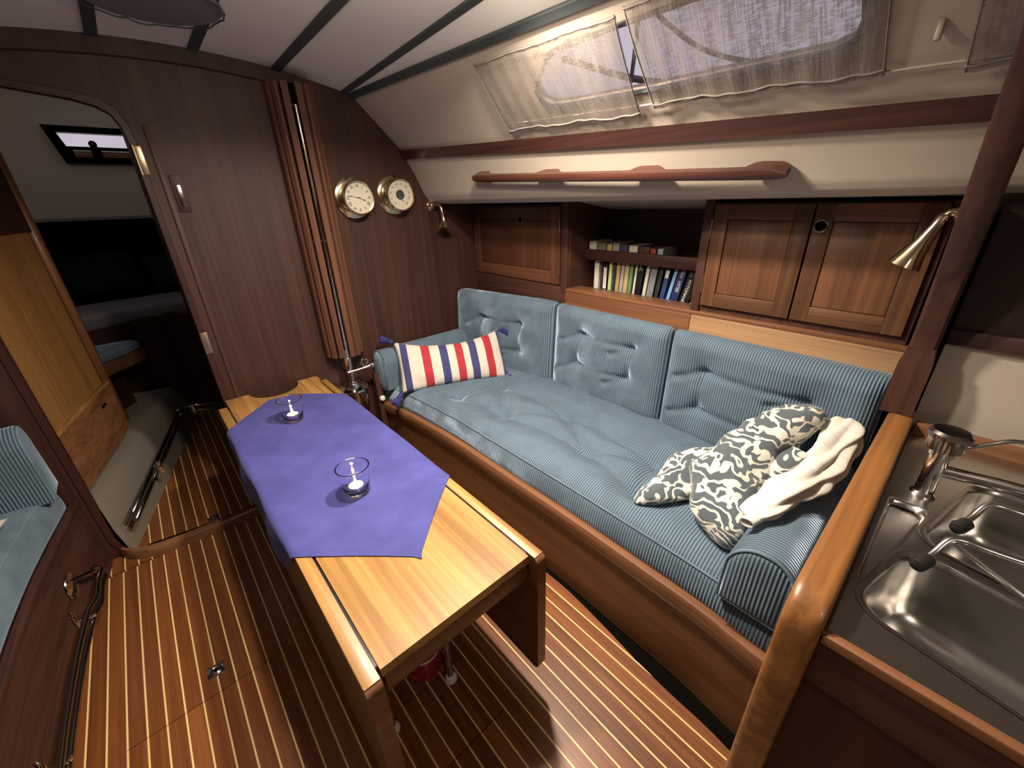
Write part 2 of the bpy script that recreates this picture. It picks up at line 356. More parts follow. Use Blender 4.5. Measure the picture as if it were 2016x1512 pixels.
# flush ring pulls in the sole boards
def floor_pull(x, y, label):
    t = thing('floor_pull', (x, y, 0), label, 'floor pull', 'chrome floor pulls')
    make('plate', MB().box(x-.026, x+.026, y-.026, y+.026, .0004, .003, .0012), 'chrome', t)
    make('cup', MB().lathe([(.019, .003), (.016, .0045), (.013, .0032), (.006, .003), (.0, .003)], (x, y, 0), n=20), 'darksteel', t)
    make('ring', MB().tube([(x+.012*math.cos(a*PI/8), y+.012*math.sin(a*PI/8), .005) for a in range(16)], .0018, 6, loop=True), 'chrome', t)
floor_pull(-.22, 1.395, 'square chrome ring pull set in the striped saloon floor')
floor_pull(-.10, 2.315, 'square chrome ring pull in the passage floor behind the door sill')

# ------------------------------------------------------------------ bulkhead with arched doorway
wf = thing('wall_forward', (0, YB, 0), kind='structure')
def door_loop(g=0):
    l, r, cx = -.462-g, .122+g, -.17
    pts = [(l+.07, .0-.02)] if g else [(l+.07, -.02)]
    pts += [(l+.02, .03), (l, .10), (l, 1.66), (l+.012, 1.76+g*.4), (l+.05, 1.83+g*.8), (l+.12, 1.862+g), (cx, 1.888+g), (r-.12, 1.868+g), (r-.06, 1.852+g), (r-.025, 1.828+g*.8), (r-.006, 1.78+g*.4), (r, 1.70), (r, -.02)]
    return pts
outer = [(-1.9, -.06), (2.3, -.06), (2.3, 2.45), (-1.9, 2.45)]
dl = door_loop()
# the hole opens to the floor: walk the outline as one polygon
poly = [(-1.9, -.06), (dl[0][0], -.06)]+dl+[(dl[-1][0], -.06), (2.3, -.06), (2.3, 2.45), (-1.9, 2.45)]
def flat_poly(poly, fn, h0, h1):
    mb = MB(); mb.holed(poly, [], lambda a, b: fn(a, b, h0)); mb.holed(poly, [], lambda a, b: fn(a, b, h1)); n = len(poly)
    mb.add([fn(a, b, h0) for a, b in poly]+[fn(a, b, h1) for a, b in poly], [(i, (i+1) % n, (i+1) % n+n, i+n) for i in range(n)]); return mb
make('bulkhead_panel', flat_poly(poly, lambda a, b, h: (a, h, b), YB, YB+.03), 'mahogany_z', wf, smooth=30)
da = door_loop(.020); mb = MB()
rs = []
for (a, b), (c, d) in zip(door_loop(-.004), da):
    rs.append([(a, YB+.034, b), (a, YB-.003, b), (lerp(a, c, .08), YB-.006, lerp(b, d, .08)), (lerp(a, c, .92), YB-.006, lerp(b, d, .92)), (c, YB-.002, d), (c, YB+.034, d)])
make('door_frame', mb.rings(rs), 'darktrim_z', wf, smooth=50)
for xq in (.215,):                                               # door stop line beside the frame
    make('door_stop', MB().box(.175, .192, YB-.008, YB+.001, .02, 1.80, .002), 'mahogany_z', wf)
make('top_beam', MB().rings([[(x, YB-.012, ceil_z(x, YB)+.02), (x, YB-.012, ceil_z(x, YB)-.055), (x, YB+.001, ceil_z(x, YB)-.06), (x, YB+.001, ceil_z(x, YB)+.02)] for x in [-1.0+i*.1 for i in range(19)]]), 'darkwood_z', wf)
make('door_sill', MB().rings([[Vector((x, y-.026, -.02)), Vector((x, y-.026, .035)), Vector((x, y-.016, .047)), Vector((x, y+.008, .047)), Vector((x, y+.012, .03)), Vector((x, y+.012, -.02))] for x, y in [(p.x, p.y) for p in spline([(-.462, 2.345, 0), (-.41, 2.275, 0), (-.30, 2.232, 0), (-.1, 2.212, 0), (.12, 2.205, 0), (.2, 2.203, 0)], 5)]]), 'teak_x', wf)
make('sill_track', MB().rings([[Vector((x, y+.012, 0)), Vector((x, y+.012, .036)), Vector((x, y+.03, .036)), Vector((x, y+.03, 0))] for x, y in [(p.x, p.y) for p in spline([(-.36, 2.252, 0), (-.1, 2.214, 0), (.15, 2.206, 0)], 5)]]), 'gap', wf)
def hinge(z, label=None):
    make('hinge', MB().box(.126, .148, YB-.010, YB-.005, z-.05, z+.05, .002).lathe([(.005, -.052), (.005, .052)], (.123, YB-.008, z), (0, 0, 1), 10), 'brass_dull', wf)
hinge(1.675); hinge(.92); hinge(.28)
sp = thing('switch_plate', (.224, YB, 1.555), 'small tarnished metal plate on the dark bulkhead beside the doorway', 'switch plate')
make('plate', MB().box(.203, .245, YB-.006, YB, 1.484, 1.626, .003), 'mahogany_z', sp)
make('rocker', MB().box(.215, .233, YB-.011, YB-.006, 1.505, 1.59, .003), 'darksteel', sp)

# ------------------------------------------------------------------ ceiling: panels with dark battens
ceil = thing('ceiling', (0, 0, 2.05), kind='structure')
BT = [lambda y: -.80, lambda y: -.49, lambda y: -.185, lambda y: .121, lambda y: .414, lambda y: .706-.002*(YB-y), lambda y: 1.000-.026*(YB-y)]
def line1(y): return Vector((lerp(1.038, 1.105, (YB-y)/YB), y, lerp(1.986, 1.958, (YB-y)/YB)))
def ceil_pt(x, y): return Vector((x, y, ceil_z(x, y)))
YS = [YB-.002-i*(YB+1.55)/10 for i in range(11)]
for i in range(len(BT)-1):
    rs = [[ceil_pt(lerp(BT[i](y), BT[i+1](y), k/6), y) for k in range(7)]+[ceil_pt(lerp(BT[i](y), BT[i+1](y), k/6), y)+Vector((0, 0, .012)) for k in range(6, -1, -1)] for y in YS]
    make('headliner_panel', MB().rings(rs), 'headliner', ceil)
def wedge(k, y):
    a = ceil_pt(BT[6](y), y); b = line1(y); return a.lerp(b, k)
make('headliner_panel', MB().rings([[wedge(k/3, y) for k in range(4)]+[wedge(k/3, y)+Vector((0, 0, .012)) for k in range(3, -1, -1)] for y in YS]), 'headliner', ceil)
for i in range(1, 7):
    w = .017 if i < 6 else .0125
    make('batten', MB().rings([[ceil_pt(BT[i](y)-w, y)+Vector((0, 0, .002)), ceil_pt(BT[i](y)-w, y)-Vector((0, 0, .008)), ceil_pt(BT[i](y)+w, y)-Vector((0, 0, .008)), ceil_pt(BT[i](y)+w, y)+Vector((0, 0, .002))] for y in YS]), 'batten', ceil)
make('batten', MB().rings([[line1(y)+Vector((-.014, 0, .006)), line1(y)+Vector((-.017, 0, -.004)), line1(y)+Vector((.002, 0, -.02)), line1(y)+Vector((.010, 0, -.008))] for y in YS]), 'batten', ceil)
make('deck', MB().box(-1.9, 1.04, -1.6, 3.72, 2.30, 2.36).box(-1.9, -.12, 3.72, 4.37, 2.30, 2.36).box(.46, 1.04, 3.72, 4.37, 2.30, 2.36).box(-.12, .46, 4.20, 4.37, 2.30, 2.36), 'grp', ceil)
w3 = thing('window_3', (.17, 3.96, 2.30), kind='structure')       # foredeck hatch over the berth
make('hatch_frame', MB().box(-.12, -.09, 3.72, 4.20, 2.29, 2.37).box(.43, .46, 3.72, 4.20, 2.29, 2.37).box(-.09, .43, 3.72, 3.75, 2.29, 2.37).box(-.09, .43, 4.17, 4.20, 2.29, 2.37), 'darksteel', w3)
make('pane', MB().box(-.09, .43, 3.75, 4.17, 2.34, 2.348), 'pane', w3)
hc = thing('hatch_blind', (.27, 1.90, 2.05), 'round grey fabric blind on the ceiling between two dark battens', 'hatch blind')
zz = ceil_z(.27, 1.9)
make('disc', MB().lathe([(0, -.020), (.12, -.020), (.178, -.018), (.183, -.013), (.18, 0)], (.27, 1.905, zz), n=40), 'blindcloth', hc)
make('frayed_edge', MB().tube([(.27+(.182+.004*random.random())*math.cos(a*PI/30), 1.905+(.182+.004*random.random())*math.sin(a*PI/30), zz-.018-.008*random.random()) for a in range(60)], .0025, 5, loop=True), 'batten', hc)

# ------------------------------------------------------------------ ceiling lamps (two just above the top edge of the view, an added fill behind it)
for lx, ly, pw, sd, lab in LAMPS:
    z = ceil_z(lx, ly)-.003
    t = thing('ceiling_lamp', (lx, ly, z), lab, 'ceiling lamp', 'round cabin ceiling lamps')
    make('rim', MB().lathe([(.085, 0), (.085, -.012), (.076, -.020), (.066, -.020), (.066, -.012), (.066, 0)], (lx, ly, z), n=32), 'brass', t)
    make('diffuser', MB().lathe([(.055, -.012), (.060, -.024), (.055, -.04), (.035, -.05), (.0, -.053)], (lx, ly, z), n=32), 'lampglass', t)
    for kind, share in (('AREA', 1-sd), ('POINT', sd)):           # frosted disc throws most light down, its rim a little sideways
        ld = bpy.data.lights.new('bulb', kind); ld.energy = pw*share; ld.color = LAMP_WARM
        if kind == 'AREA': ld.shape = 'DISK'; ld.size = .11; ld.spread = math.radians(160)
        else: ld.shadow_soft_size = .045
        lo = bpy.data.objects.new('bulb', ld); COL.objects.link(lo); lo.parent = t; lo.location = (0, 0, -.056 if kind == 'AREA' else -.15)

# ------------------------------------------------------------------ starboard side: cabin side liner with a long window
ws = thing('wall_starboard', (0, 0, 0), kind='structure')
FW = [(1.038, 1.986), (1.151, 1.881), (1.277, 1.757), (1.298, 1.718), (1.345, 1.640), (1.378, 1.570), (1.398, 1.528), (1.425, 1.497), (1.47, 1.482), (1.60, 1.476), (1.80, 1.474), (2.25, 1.40)]
AF = [(1.105, 1.958), (1.25, 1.810), (1.400, 1.657), (1.412, 1.615), (1.45, 1.57), (1.478, 1.535), (1.495, 1.512), (1.515, 1.492), (1.55, 1.480), (1.65, 1.474), (1.80, 1.470), (2.25, 1.40)]
def side(k, y):
    t = (YB-y)/YB; i = min(int(k), len(FW)-2); f = k-i
    a = Vector((lerp(FW[i][0], FW[i+1][0], f), 0, lerp(FW[i][1], FW[i+1][1], f))); b = Vector((lerp(AF[i][0], AF[i+1][0], f), 0, lerp(AF[i][1], AF[i+1][1], f)))
    p = a.lerp(b, t); p.y = y; return p
def side_n(k, y):
    d = side(k+.05, y)-side(k-.05 if k > .05 else k, y); e = side(k, y-.05)-side(k, y+.05); n = d.cross(e).normalized()
    return n if n.x < 0 else -n
KS = [2, 2.5, 3, 3.5, 4, 4.5, 5, 5.33, 5.66, 6, 6.25, 6.5, 6.75, 7, 7.33, 7.66, 8, 8.5, 9, 10, 11]
YL = [YB+.02-i*(YB+1.57)/16 for i in range(17)]
make('lower_liner', MB().rings([[side(k, y) for k in KS] for y in YL], closed=False), 'liner', ws, smooth=60)
# window outline in (y, k): pointed forward end
WIN = [(1.205, 1.10), (1.19, .98), (1.10, .60), (1.05, .50), (.82, .44), (.50, .40), (.33, .46), (.305, .62), (.30, 1.05), (.315, 1.24), (.36, 1.32), (.8, 1.40), (1.10, 1.42), (1.17, 1.40), (1.20, 1.30)]
DZ = .035
mb = MB(); mb.holed([(YB+.02, 0), (YB+.02, 2), (1.8, 2), (1.2, 2), (.6, 2), (0, 2), (-.8, 2), (-1.55, 2), (-1.55, 0), (-.8, 0), (0, 0), (.6, 0), (1.2, 0), (1.8, 0)], [WIN], lambda y, k: side(k, y))
mb.rings([[side(k, y) for y, k in WIN], [side(k, y)-side_n(k, y)*DZ for y, k in WIN]], cap=False)
make('upper_liner', mb, 'liner', ws, smooth=30)
# outer skin of the coachroof so no daylight leaks past the window frame
OUT = [(1.06, 2.10), (1.50, 1.66), (1.62, 1.60), (2.26, 1.55)]
WO = [(y, k) for y, k in WIN]
mb = MB(); mb.holed([(YB+.02, -.35), (YB+.02, 2.6), (-1.55, 2.6), (-1.55, -.35)], [WO], lambda y, k: side(max(k, 0), y)-side_n(1, y)*DZ+(side(1, y)-side(0, y))*min(k, 0)+(side(2, y)-side(1, y))*max(k-2, 0)*.0)
make('outer_skin', mb, 'grp', ws, smooth=30)
make('hull_outer', MB().box(2.25, 2.30, -1.6, 5.4, -.1, 1.60).box(1.50, 2.26, -1.6, YB, 1.56, 1.60), 'grp', ws)
make('hull_cap', MB().box(-1.9, 2.3, -1.6, -1.55, -.1, 2.36), 'mahogany_z', thing('wall_aft', (0, -1.55, 0), kind='structure'))
w1 = thing('window_1', (1.2, .75, 1.85), kind='structure')
make('pane', MB().prism([(y, k) for y, k in WIN], lambda y, k, h: side(k, y)-side_n(1, y)*(DZ*.6+h), 0, .004), 'pane', w1, smooth=0)
make('window_frame', MB().tube([side(k, y)+side_n(k, y)*.002 for y, k in WIN], .007, 6, loop=True), 'batten', w1)
# dark trim strip below the window zone
make('trim_strip', MB().rings([[side(2.0, y)+side_n(2.2, y)*0, side(1.97, y)+side_n(2.4, y)*.013, side(3.0, y)+side_n(2.6, y)*.013, side(3.05, y)-side_n(2.6, y)*.0] for y in YL]), 'darktrim_y', thing('trim_1', (1.3, 1.1, 1.7), kind='structure'), smooth=30)

wood('railwood', (.040, .013, .009), (.080, .028, .018), 'y', rough=.35, coat=.25, var=.02)
# moulded handrail with raised feet
hr = thing('handrail', (1.36, 1.1, 1.60), 'long varnished wooden grab rail on the cream cabin side', 'grab rail')
def rail_pt(y, off): 
    k = lerp(4.25, 4.55, (1.77-y)/1.33); return side(k, y)+side_n(4.3, y)*off
rs = []
feet = [1.72, 1.30, .86, .48]
for i in range(61):
    y = lerp(1.775, .433, i/60); d = min(abs(y-f) for f in feet); w = 1 if d < .03 else max(0, 1-(d-.03)/.04); w = w*w*(3-2*w)
    inn = lerp(.026, -.002, w); e = 1
    if i < 4: e = (.72, .92, .98, 1)[i]
    if i > 56: e = (1, .95, .85, .6)[i-57]
    c = rail_pt(y, .0); nn = side_n(4.3, y); tt = (side(4.6, y)-side(4.1, y)).normalized()
    o0, o1 = inn, .046; h = .0165*e
    rs.append([c+nn*o0-tt*h, c+nn*(o1-.006)-tt*h, c+nn*o1-tt*h*.5, c+nn*o1+tt*h*.5, c+nn*(o1-.006)+tt*h, c+nn*o0+tt*h])
make('rail', MB().rings(rs), 'railwood', hr, smooth=45)

# curtains on their wires
def curtain(y0, y1, k0, k1, label, skew=0, n=90, lift=0):
    t = thing('curtain', tuple(side(k1, (y0+y1)/2)), label, 'curtain', 'small woven window curtains')
    def pt(u, v):
        y = lerp(y0, y1, u)+skew*v; k = lerp(k0, k1, v)
        s = .0012*math.sin(u*61)+.003*math.sin(u*15+v*2)+.003*noise.noise(Vector((u*9, v*2, 3)))
        off = .016+s+.006*math.sin(v*PI)
        k += (.012*math.sin(u*17)+.01*math.sin(u*41))*v**3
        return side(k, y)+side_n(1, y)*off
    make('cloth', MB().rings([[pt(i/n, j/14) for j in range(15)] for i in range(n+1)], closed=False), 'curtain', t, smooth=180)
    for v in (.02, .955):
        make('hem', MB().tube([pt(i/n, v)+side_n(1, y0)*.001 for i in range(n+1)], .0030, 6), 'curtain_hem', t, smooth=180)
    for u in (.008, .992):
        make('hem', MB().tube([pt(u, j/14)+side_n(1, y0)*.001 for j in range(15)], .0016, 6), 'curtain_hem', t, smooth=180)
base_mat('curtain_hem', (.19, .17, .155), .95)
base_mat('cream_plastic', (.40, .36, .30), .5)
curtain(1.395, .815, .26, 1.76, 'short woven curtain at the forward end of the long window', .028)
curtain(.790, .255, .20, 1.62, 'translucent woven curtain over the middle of the long window', .0)
curtain(.135, -.35, .20, 1.66, 'woven curtain at the aft end beyond the bare gap', .0)
cr = thing('curtain_rod', tuple(side(1.6, .2)), 'thin white curtain wire along the lower edge of the window', 'curtain wire')
make('wire', MB().tube([side(1.58, y)+side_n(1, y)*.012 for y in [1.42-i*.1 for i in range(19)]], .0030, 6), 'cream_plastic', cr)
make('clip', MB().box(1.268, 1.285, .178, .188, 1.752, 1.785, .003), 'cream_plastic', cr)

# the lines and the quay outside, seen dimly through the cloth
for i, (a, b, lab) in enumerate([((1.45, 1.3, 1.98), (1.75, .6, 1.86), 'thick grey mooring rope sagging outside the forward end of the window'), ((1.40, 1.0, 2.10), (1.6, .55, 1.83), 'grey line running down outside behind the gap between curtains'), ((1.5, 1.02, 1.86), (1.42, .95, 2.2), 'short thin dark stay outside near the window point')]):
    a, b = Vector(a), Vector(b); mid = (a+b)/2-Vector((0, 0, .06))
    tag(make('mooring_rope', MB().tube(spline([a, mid, b], 8), .011 if i == 0 else .007, 8), 'darksteel' if i == 2 else 'grp', None, org=a), lab, 'rope')

# ------------------------------------------------------------------ lockers and bookshelf above the settee
XC = 1.75
def door(parent, y0, y1, z0, z1, hole=None, hinge_y=None, mat='teak', wide=.055):
    """frame-and-panel door facing port, stiles and rails around a recessed panel"""
    d = make('door', MB().box(XC-.006, XC+.004, y0, y1, z0, z1), 'gap', parent, smooth=0)
    a, b = (y0, y1) if y0 < y1 else (y1, y0)
    make('stile', MB().box(XC-.016, XC+.002, a+.001, a+wide, z0+.001, z1-.001, .0018), mat+'_z', d)
    make('stile', MB().box(XC-.016, XC+.002, b-wide, b-.001, z0+.001, z1-.001, .0018), mat+'_z', d)
    make('rail', MB().box(XC-.016, XC+.002, a+wide, b-wide, z0+.001, z0+wide, .0018), mat+'_y', d)
    make('rail', MB().box(XC-.016, XC+.002, a+wide, b-wide, z1-wide, z1-.001, .0018), mat+'_y', d)
    make('panel', MB().box(XC-.0105, XC+.002, a+wide+.002, b-wide-.002, z0+wide+.002, z1-wide-.002, .001), mat+'_z', d)
    if hole:
        hy, hz = hole
        make('finger_hole', MB().lathe([(.0, .0), (.017, .0)], (XC-.0167, hy, hz), (-1, 0, 0), 24, cap=False), 'gap', d)
        make('hole_ring', MB().lathe([(.0165, 0), (.0165, .003), (.019, .004), (.0215, .003), (.0225, 0)], (XC-.016, hy, hz), (-1, 0, 0), 24, cap=False), 'darksteel', d)
    if hinge_y is not None:
        for hz in (z0+.09, z1-.09): make('hinge', MB().lathe([(.0035, -.035), (.0035, .035)], (XC-.018, hinge_y, hz), n=8), 'brass_dull', d)
lk = thing('wall_locker', (XC, 1.92, 1.03), 'dark wooden wall locker with one door in the forward corner', 'locker', 'wall lockers above the settee')
make('carcass', MB().box(XC, 2.20, 1.50, YB, 1.00, 1.46), 'mahogany_z', lk)
make('corner_post', MB().box(XC-.014, XC+.02, 1.500, 1.545, 1.00, 1.476, .003), 'mahogany_z', lk)
door(lk, 1.552, YB-.012, 1.045, 1.452, (1.86, 1.385), 1.553, 'sapele', .07)
lk = thing('wall_locker', (XC, .45, 1.03), 'wooden wall locker with a pair of panelled doors right of the books', 'locker', 'wall lockers above the settee')
make('carcass', MB().box(XC, 2.20, .085, .785, 1.00, 1.46), 'mahogany_z', lk)
make('corner_post', MB().box(XC-.014, XC+.02, .755, .787, 1.00, 1.476, .003), 'mahogany_z', lk)
door(lk, .421, .752, 1.062, 1.455, None, .753, 'locker')
door(lk, .10, .417, 1.062, 1.455, (.393, 1.385), None, 'locker')
nk = thing('bookshelf', (XC, 1.14, 1.0), 'open wooden bookshelf niche between the two wall lockers', 'bookshelf')
make('back', MB().box(2.09, 2.11, .785, 1.50, .99, 1.47), 'mahogany_y', nk)
make('side_panel', MB().box(XC, 2.09, 1.488, 1.4995, 1.00, 1.474), 'mahogany_x', nk)
make('side_panel', MB().box(XC, 2.09, .7855, .797, 1.00, 1.474), 'mahogany_x', nk)
make('shelf_board', MB().box(XC+.01, 2.09, .797, 1.488, .985, 1.000), 'mahogany_y', nk)
make('shelf_board', MB().box(1.89, 2.09, .797, 1.488, 1.176, 1.188), 'mahogany_y', nk)
make('fiddle_rail', MB().box(1.868, 1.890, .797, 1.488, 1.176, 1.232, .004), 'mahogany_y', nk)
tr2 = thing('trim_2', (XC, 1.2, .98), kind='structure')
make('ledge_board', MB().box(XC-.022, XC-.002, .06, .779, .86, 1.018, .004), 'paleboard_y', tr2)
make('ledge_board', MB().box(XC-.022, XC-.002, .780, 1.50, .86, 1.018, .004), 'teak_y', tr2)
make('ledge_board', MB().box(XC-.012, XC+.01, 1.50, YB, .86, 1.04, .003), 'mahogany_y', tr2)
make('ledge_cap', MB().box(XC-.022, XC+.10, .06, 1.50, 1.018, 1.034, .004), 'teak_y', tr2)

# ---- books: (y of bottom centre, thickness, height, lean toward aft, colour, depth, label, lettering)
BK = [
 (1.425, .030, .172, .00, (.72, .68, .62), 'thick white book with small print, first in the lower row', None),
 (1.392, .014, .150, .00, (.05, .05, .06), 'thin dark grey book beside the thick white one', None),
 (1.366, .026, .168, .00, (.012, .012, .016), 'black book with a white label block on its spine', 'block'),
 (1.336, .018, .168, .02, (.55, .68, .30), 'lime green book in the lower row', None),
 (1.312, .014, .162, .03, (.035, .035, .05), 'slim charcoal book right of the lime green one', None),
 (1.288, .022, .172, .03, (.46, .36, .17), 'tan book with dark lettering down the spine', 'dots'),
 (1.262, .018, .174, .04, (.42, .40, .35), 'grey-beige paperback between two tan books', None),
 (1.236, .024, .178, .04, (.50, .42, .24), 'sand coloured book left of the green one', None),
 (1.210, .018, .170, .05, (.17, .30, .13), 'green book in the middle of the lower row', None),
 (1.184, .010, .168, .06, (.80, .78, .72), 'very thin white booklet against the black book', None),
 (1.158, .032, .180, .06, (.010, .010, .012), 'black book with a white emblem at the top of its spine', 'emblem'),
 (1.122, .018, .182, .09, (.66, .63, .54), 'cream book leaning on its neighbour', None),
 (1.090, .034, .176, .10, (.24, .25, .28), 'mottled grey photo book leaning in the lower row', None),
 (1.054, .020, .172, .12, (.03, .04, .035), 'dark green-black book before the blue ones', None),
 (1.022, .022, .168, .14, (.035, .06, .20), 'navy book with a pale top label', 'pale'),
 (.990, .016, .186, .19, (.20, .44, .72), 'light blue book leaning steeply', None),
 (.958, .036, .190, .20, (.022, .035, .13), 'dark blue book with bold white capitals', 'bold'),
 (.914, .036, .186, .23, (.009, .009, .011), 'black book lettered MYTOMANEN leaning near the end', 'myt'),
 (.868, .016, .150, .38, (.70, .70, .68), 'white edged book leaning at the end of the row', None),
 (.842, .022, .150, .42, (.040, .075, .22), 'blue book with a white title patch leaning against the locker', 'patch')]
for i, (y, th, h, lean, col, lab, let) in enumerate(BK):
    t = thing('book', (1.905, y, 1.0), lab, 'book', 'books in the lower row')
    cm = cover('cover_%d' % i, col); d = .13; x = 1.905
    def B(x0, x1, a0, a1, z0, z1, bev=0):
        mb = MB().box(x0, x1, a0, a1, z0, z1, bev); return mb
    mb = MB().box(x, x+d, y-th/2, y-th/2+.002, 1.0, 1.0+h).box(x, x+d, y+th/2-.002, y+th/2, 1.0, 1.0+h).box(x-.002, x+.002, y-th/2, y+th/2, 1.0, 1.0+h, .0015)
    c = make('cover', mb, cm, t)
    make('pages', MB().box(x+.002, x+d-.004, y-th/2+.002, y+th/2-.002, 1.003, 1.0+h-.004), 'paper', t)
    xs = -.0026
    R_ = Matrix(((0, 0, -1, 0), (0, -1, 0, 0), (-1, 0, 0, 0), (0, 0, 0, 1)))   # x-> -z (reads downward), y-> -y, normal -> -x
    def at(yy, zz): return Matrix.Translation((xs, yy, zz)) @ R_
    if let == 'myt':
        letter('MYTOMANEN', .021, 'whiteplastic', c, at(0, h*.34), .95); letter('L. T.', .012, 'whiteplastic', c, at(.004, h*.80))
    elif let == 'bold':
        letter('ATION   WITTED', .021, 'whiteplastic', c, at(0, h*.62), .72)
    elif let == 'block':
        make('label_patch', MB().box(x-.0032, x-.0018, y-.010, y+.010, 1.025, 1.14), 'whiteplastic', t); letter('S N U S K T', .012, 'red_paint', c, at(0, .082), 1.1).location.x -= .001
    elif let == 'dots': letter('.............', .026, 'ink', c, at(0, h*.5))
    elif let == 'emblem':
        make('emblem', MB().tube([(x-.003, y+.008, 1.14), (x-.003, y+.001, 1.158), (x-.003, y-.008, 1.143)], .0016, 6).tube([(x-.003, y+.001, 1.158), (x-.003, y+.002, 1.170)], .002, 6), 'whiteplastic', t)
    elif let in ('pale', 'patch'): make('label_patch', MB().box(x-.0032, x-.0018, y-th*.4, y+th*.4, 1.0+h*.72, 1.0+h*.95), 'whiteplastic', t)
    t.rotation_euler = (lean, 0, 0) if lean else (0, 0, 0)
    if lean: t.location.z = 1.0+math.sin(lean)*th/2+.0005; 
UP = [(1.455, .05, .055, (.62, .60, .52), 'pale book lying at the forward end of the upper shelf'), (1.395, .05, .052, (.20, .19, .14), 'olive grey book on the upper shelf'), (1.345, .03, .045, (.55, .47, .14), 'small yellow booklet on the upper shelf'), (1.305, .04, .052, (.36, .34, .33), 'silver grey book on the upper shelf'), (1.255, .045, .050, (.05, .06, .10), 'dark navy book on the upper shelf'), (1.20, .05, .046, (.66, .62, .52), 'cream paperback lying on the upper shelf'), (1.14, .06, .044, (.06, .04, .04), 'dark brown book on the upper shelf'), (1.09, .03, .038, (.38, .05, .06), 'small red book on the upper shelf'), (1.05, .03, .040, (.30, .42, .46), 'pale teal book at the aft end of the upper shelf')]
for i, (y, th, h, col, lab) in enumerate(UP):
    t = thing('book', (1.90, y, 1.188), lab, 'book', 'books on the upper shelf'); cm = cover('upper_%d' % i, col)
    h += .028
    make('cover', MB().box(1.90, 2.04, y-th/2+.001, y+th/2-.001, 1.188, 1.191).box(1.90, 2.04, y-th/2+.001, y+th/2-.001, 1.188+h-.003, 1.188+h).box(1.898, 1.902, y-th/2+.001, y+th/2-.001, 1.188, 1.188+h, .001), cm, t)
    make('pages', MB().box(1.902, 2.036, y-th/2+.003, y+th/2-.003, 1.191, 1.188+h-.003), 'paper', t)

# ------------------------------------------------------------------ starboard settee
st = thing('settee', (1.3, 1.1, 0), 'long curved wooden settee base with a varnished front rail', 'settee')
rx = lambda y: interp(RAIL_S, y)
ys = [.052+(YB-.002-.052)*i/40 for i in range(41)]
make('front_rail', MB().rings([[(rx(y)-.004, y, .296), (rx(y)-.010, y, .306), (rx(y)-.010, y, .352), (rx(y)-.004, y, .362), (rx(y)+.016, y, .366), (rx(y)+.030, y, .362), (rx(y)+.030, y, .296)] for y in ys]), 'teak_y', st, smooth=40)
make('front_board', MB().rings([[(rx(y)+.014, y, -.028), (rx(y)+.014, y, .296), (rx(y)+.034, y, .296), (rx(y)+.034, y, -.028)] for y in ys]), 'teak_y', st, smooth=60)
make('seat_board', MB().rings([[(rx(y)+.030, y, .330), (1.74, y, .330), (1.74, y, .345), (rx(y)+.030, y, .345)] for y in ys]), 'mahogany_y', st)
make('end_post', MB().box(.862, .902, 2.235, 2.275, -.02, .565, .006), 'mahogany_z', st)
# seat cushion
SB = [(1.43, 1.72), (1.15, 1.80), (1.42, 1.20), (1.20, 1.45), (1.24, .93), (1.38, .67), (1.16, .62), (1.44, .40)]
Y0c, Y1c = .066, YB-.012; ZC0, ZC1 = .346, .462
def dimple(px, py, pts, depth, rad, aniso=1.0):
    s = 0
    for bx, by in pts:
        dx, dy = px-bx, (py-by)*aniso; r2 = (dx*dx+dy*dy)
        s += depth*math.exp(-math.sqrt(r2+.0002)/rad)
    return s
def crease(px, py, segs, depth, w):
    s = 0
    for (ax, ay), (bx, by) in segs:
        vx, vy = bx-ax, by-ay; l2 = vx*vx+vy*vy; t = min(1, max(0, ((px-ax)*vx+(py-ay)*vy)/l2)); d = math.hypot(px-ax-vx*t, py-ay-vy*t)
        s = max(s, depth*math.exp(-(d/w)**2)*(.35+.65*abs(2*t-1)))
    return s
SEG = [((1.15, 1.80), (1.43, 1.72)), ((1.43, 1.72), (1.20, 1.45)), ((1.15, 1.80), (1.20, 1.45)), ((1.20, 1.45), (1.42, 1.20)), ((1.20, 1.45), (1.24, .93)), ((1.42, 1.20), (1.24, .93)), ((1.24, .93), (1.38, .67)), ((1.24, .93), (1.16, .62)), ((1.38, .67), (1.16, .62)), ((1.16, .62), (1.44, .40)), ((1.43, 1.72), (1.42, 1.20)), ((1.42, 1.20), (1.38, .67))]
def seg_dist(px, py, q):
    (ax, ay), (bx, by) = q; vx, vy = bx-ax, by-ay; t = min(1, max(0, ((px-ax)*vx+(py-ay)*vy)/(vx*vx+vy*vy))); return math.hypot(px-ax-vx*t, py-ay-vy*t)
def seat_map(p):
    y = Y0c+p.y; u = p.x/.72; xf = rx(y)+.022; back = 1.735 if y < 1.55 else 1.735-(y-1.55)*.0
    x = xf+u*(back-xf); z = ZC0+p.z
    if p.z > .05:
        w = min(1, max(0, (u)*9))*min(1, max(0, (1-u)*9)); e = (p.z-.05)/(ZC1-ZC0-.05)
        bulge = .022*math.sin(min(1, max(0, u))*PI)**.6
        dm = min(seg_dist(x, y, q) for q in SEG); d = dimple(x, y, SB, .050, .05)+crease(x, y, SEG, .018, .016)-.026*(1-math.exp(-(dm/.07)**2))
        d += .004*noise.noise(Vector((x*9, y*7, 1)))+.0025*noise.noise(Vector((x*24, y*20, 4)))*(1+1.5*math.exp(-((y-1.5)/.35)**2))
        z += e*(bulge-d*w)
        x += .018*e*max(0, 1-u*8)                                   # top edge sits a little back from the rail
    return (x, y, z)
sc = thing('seat_cushion', (1.3, 1.1, ZC0), 'long blue corduroy seat cushion with buttoned dimples on the starboard settee', 'cushion')
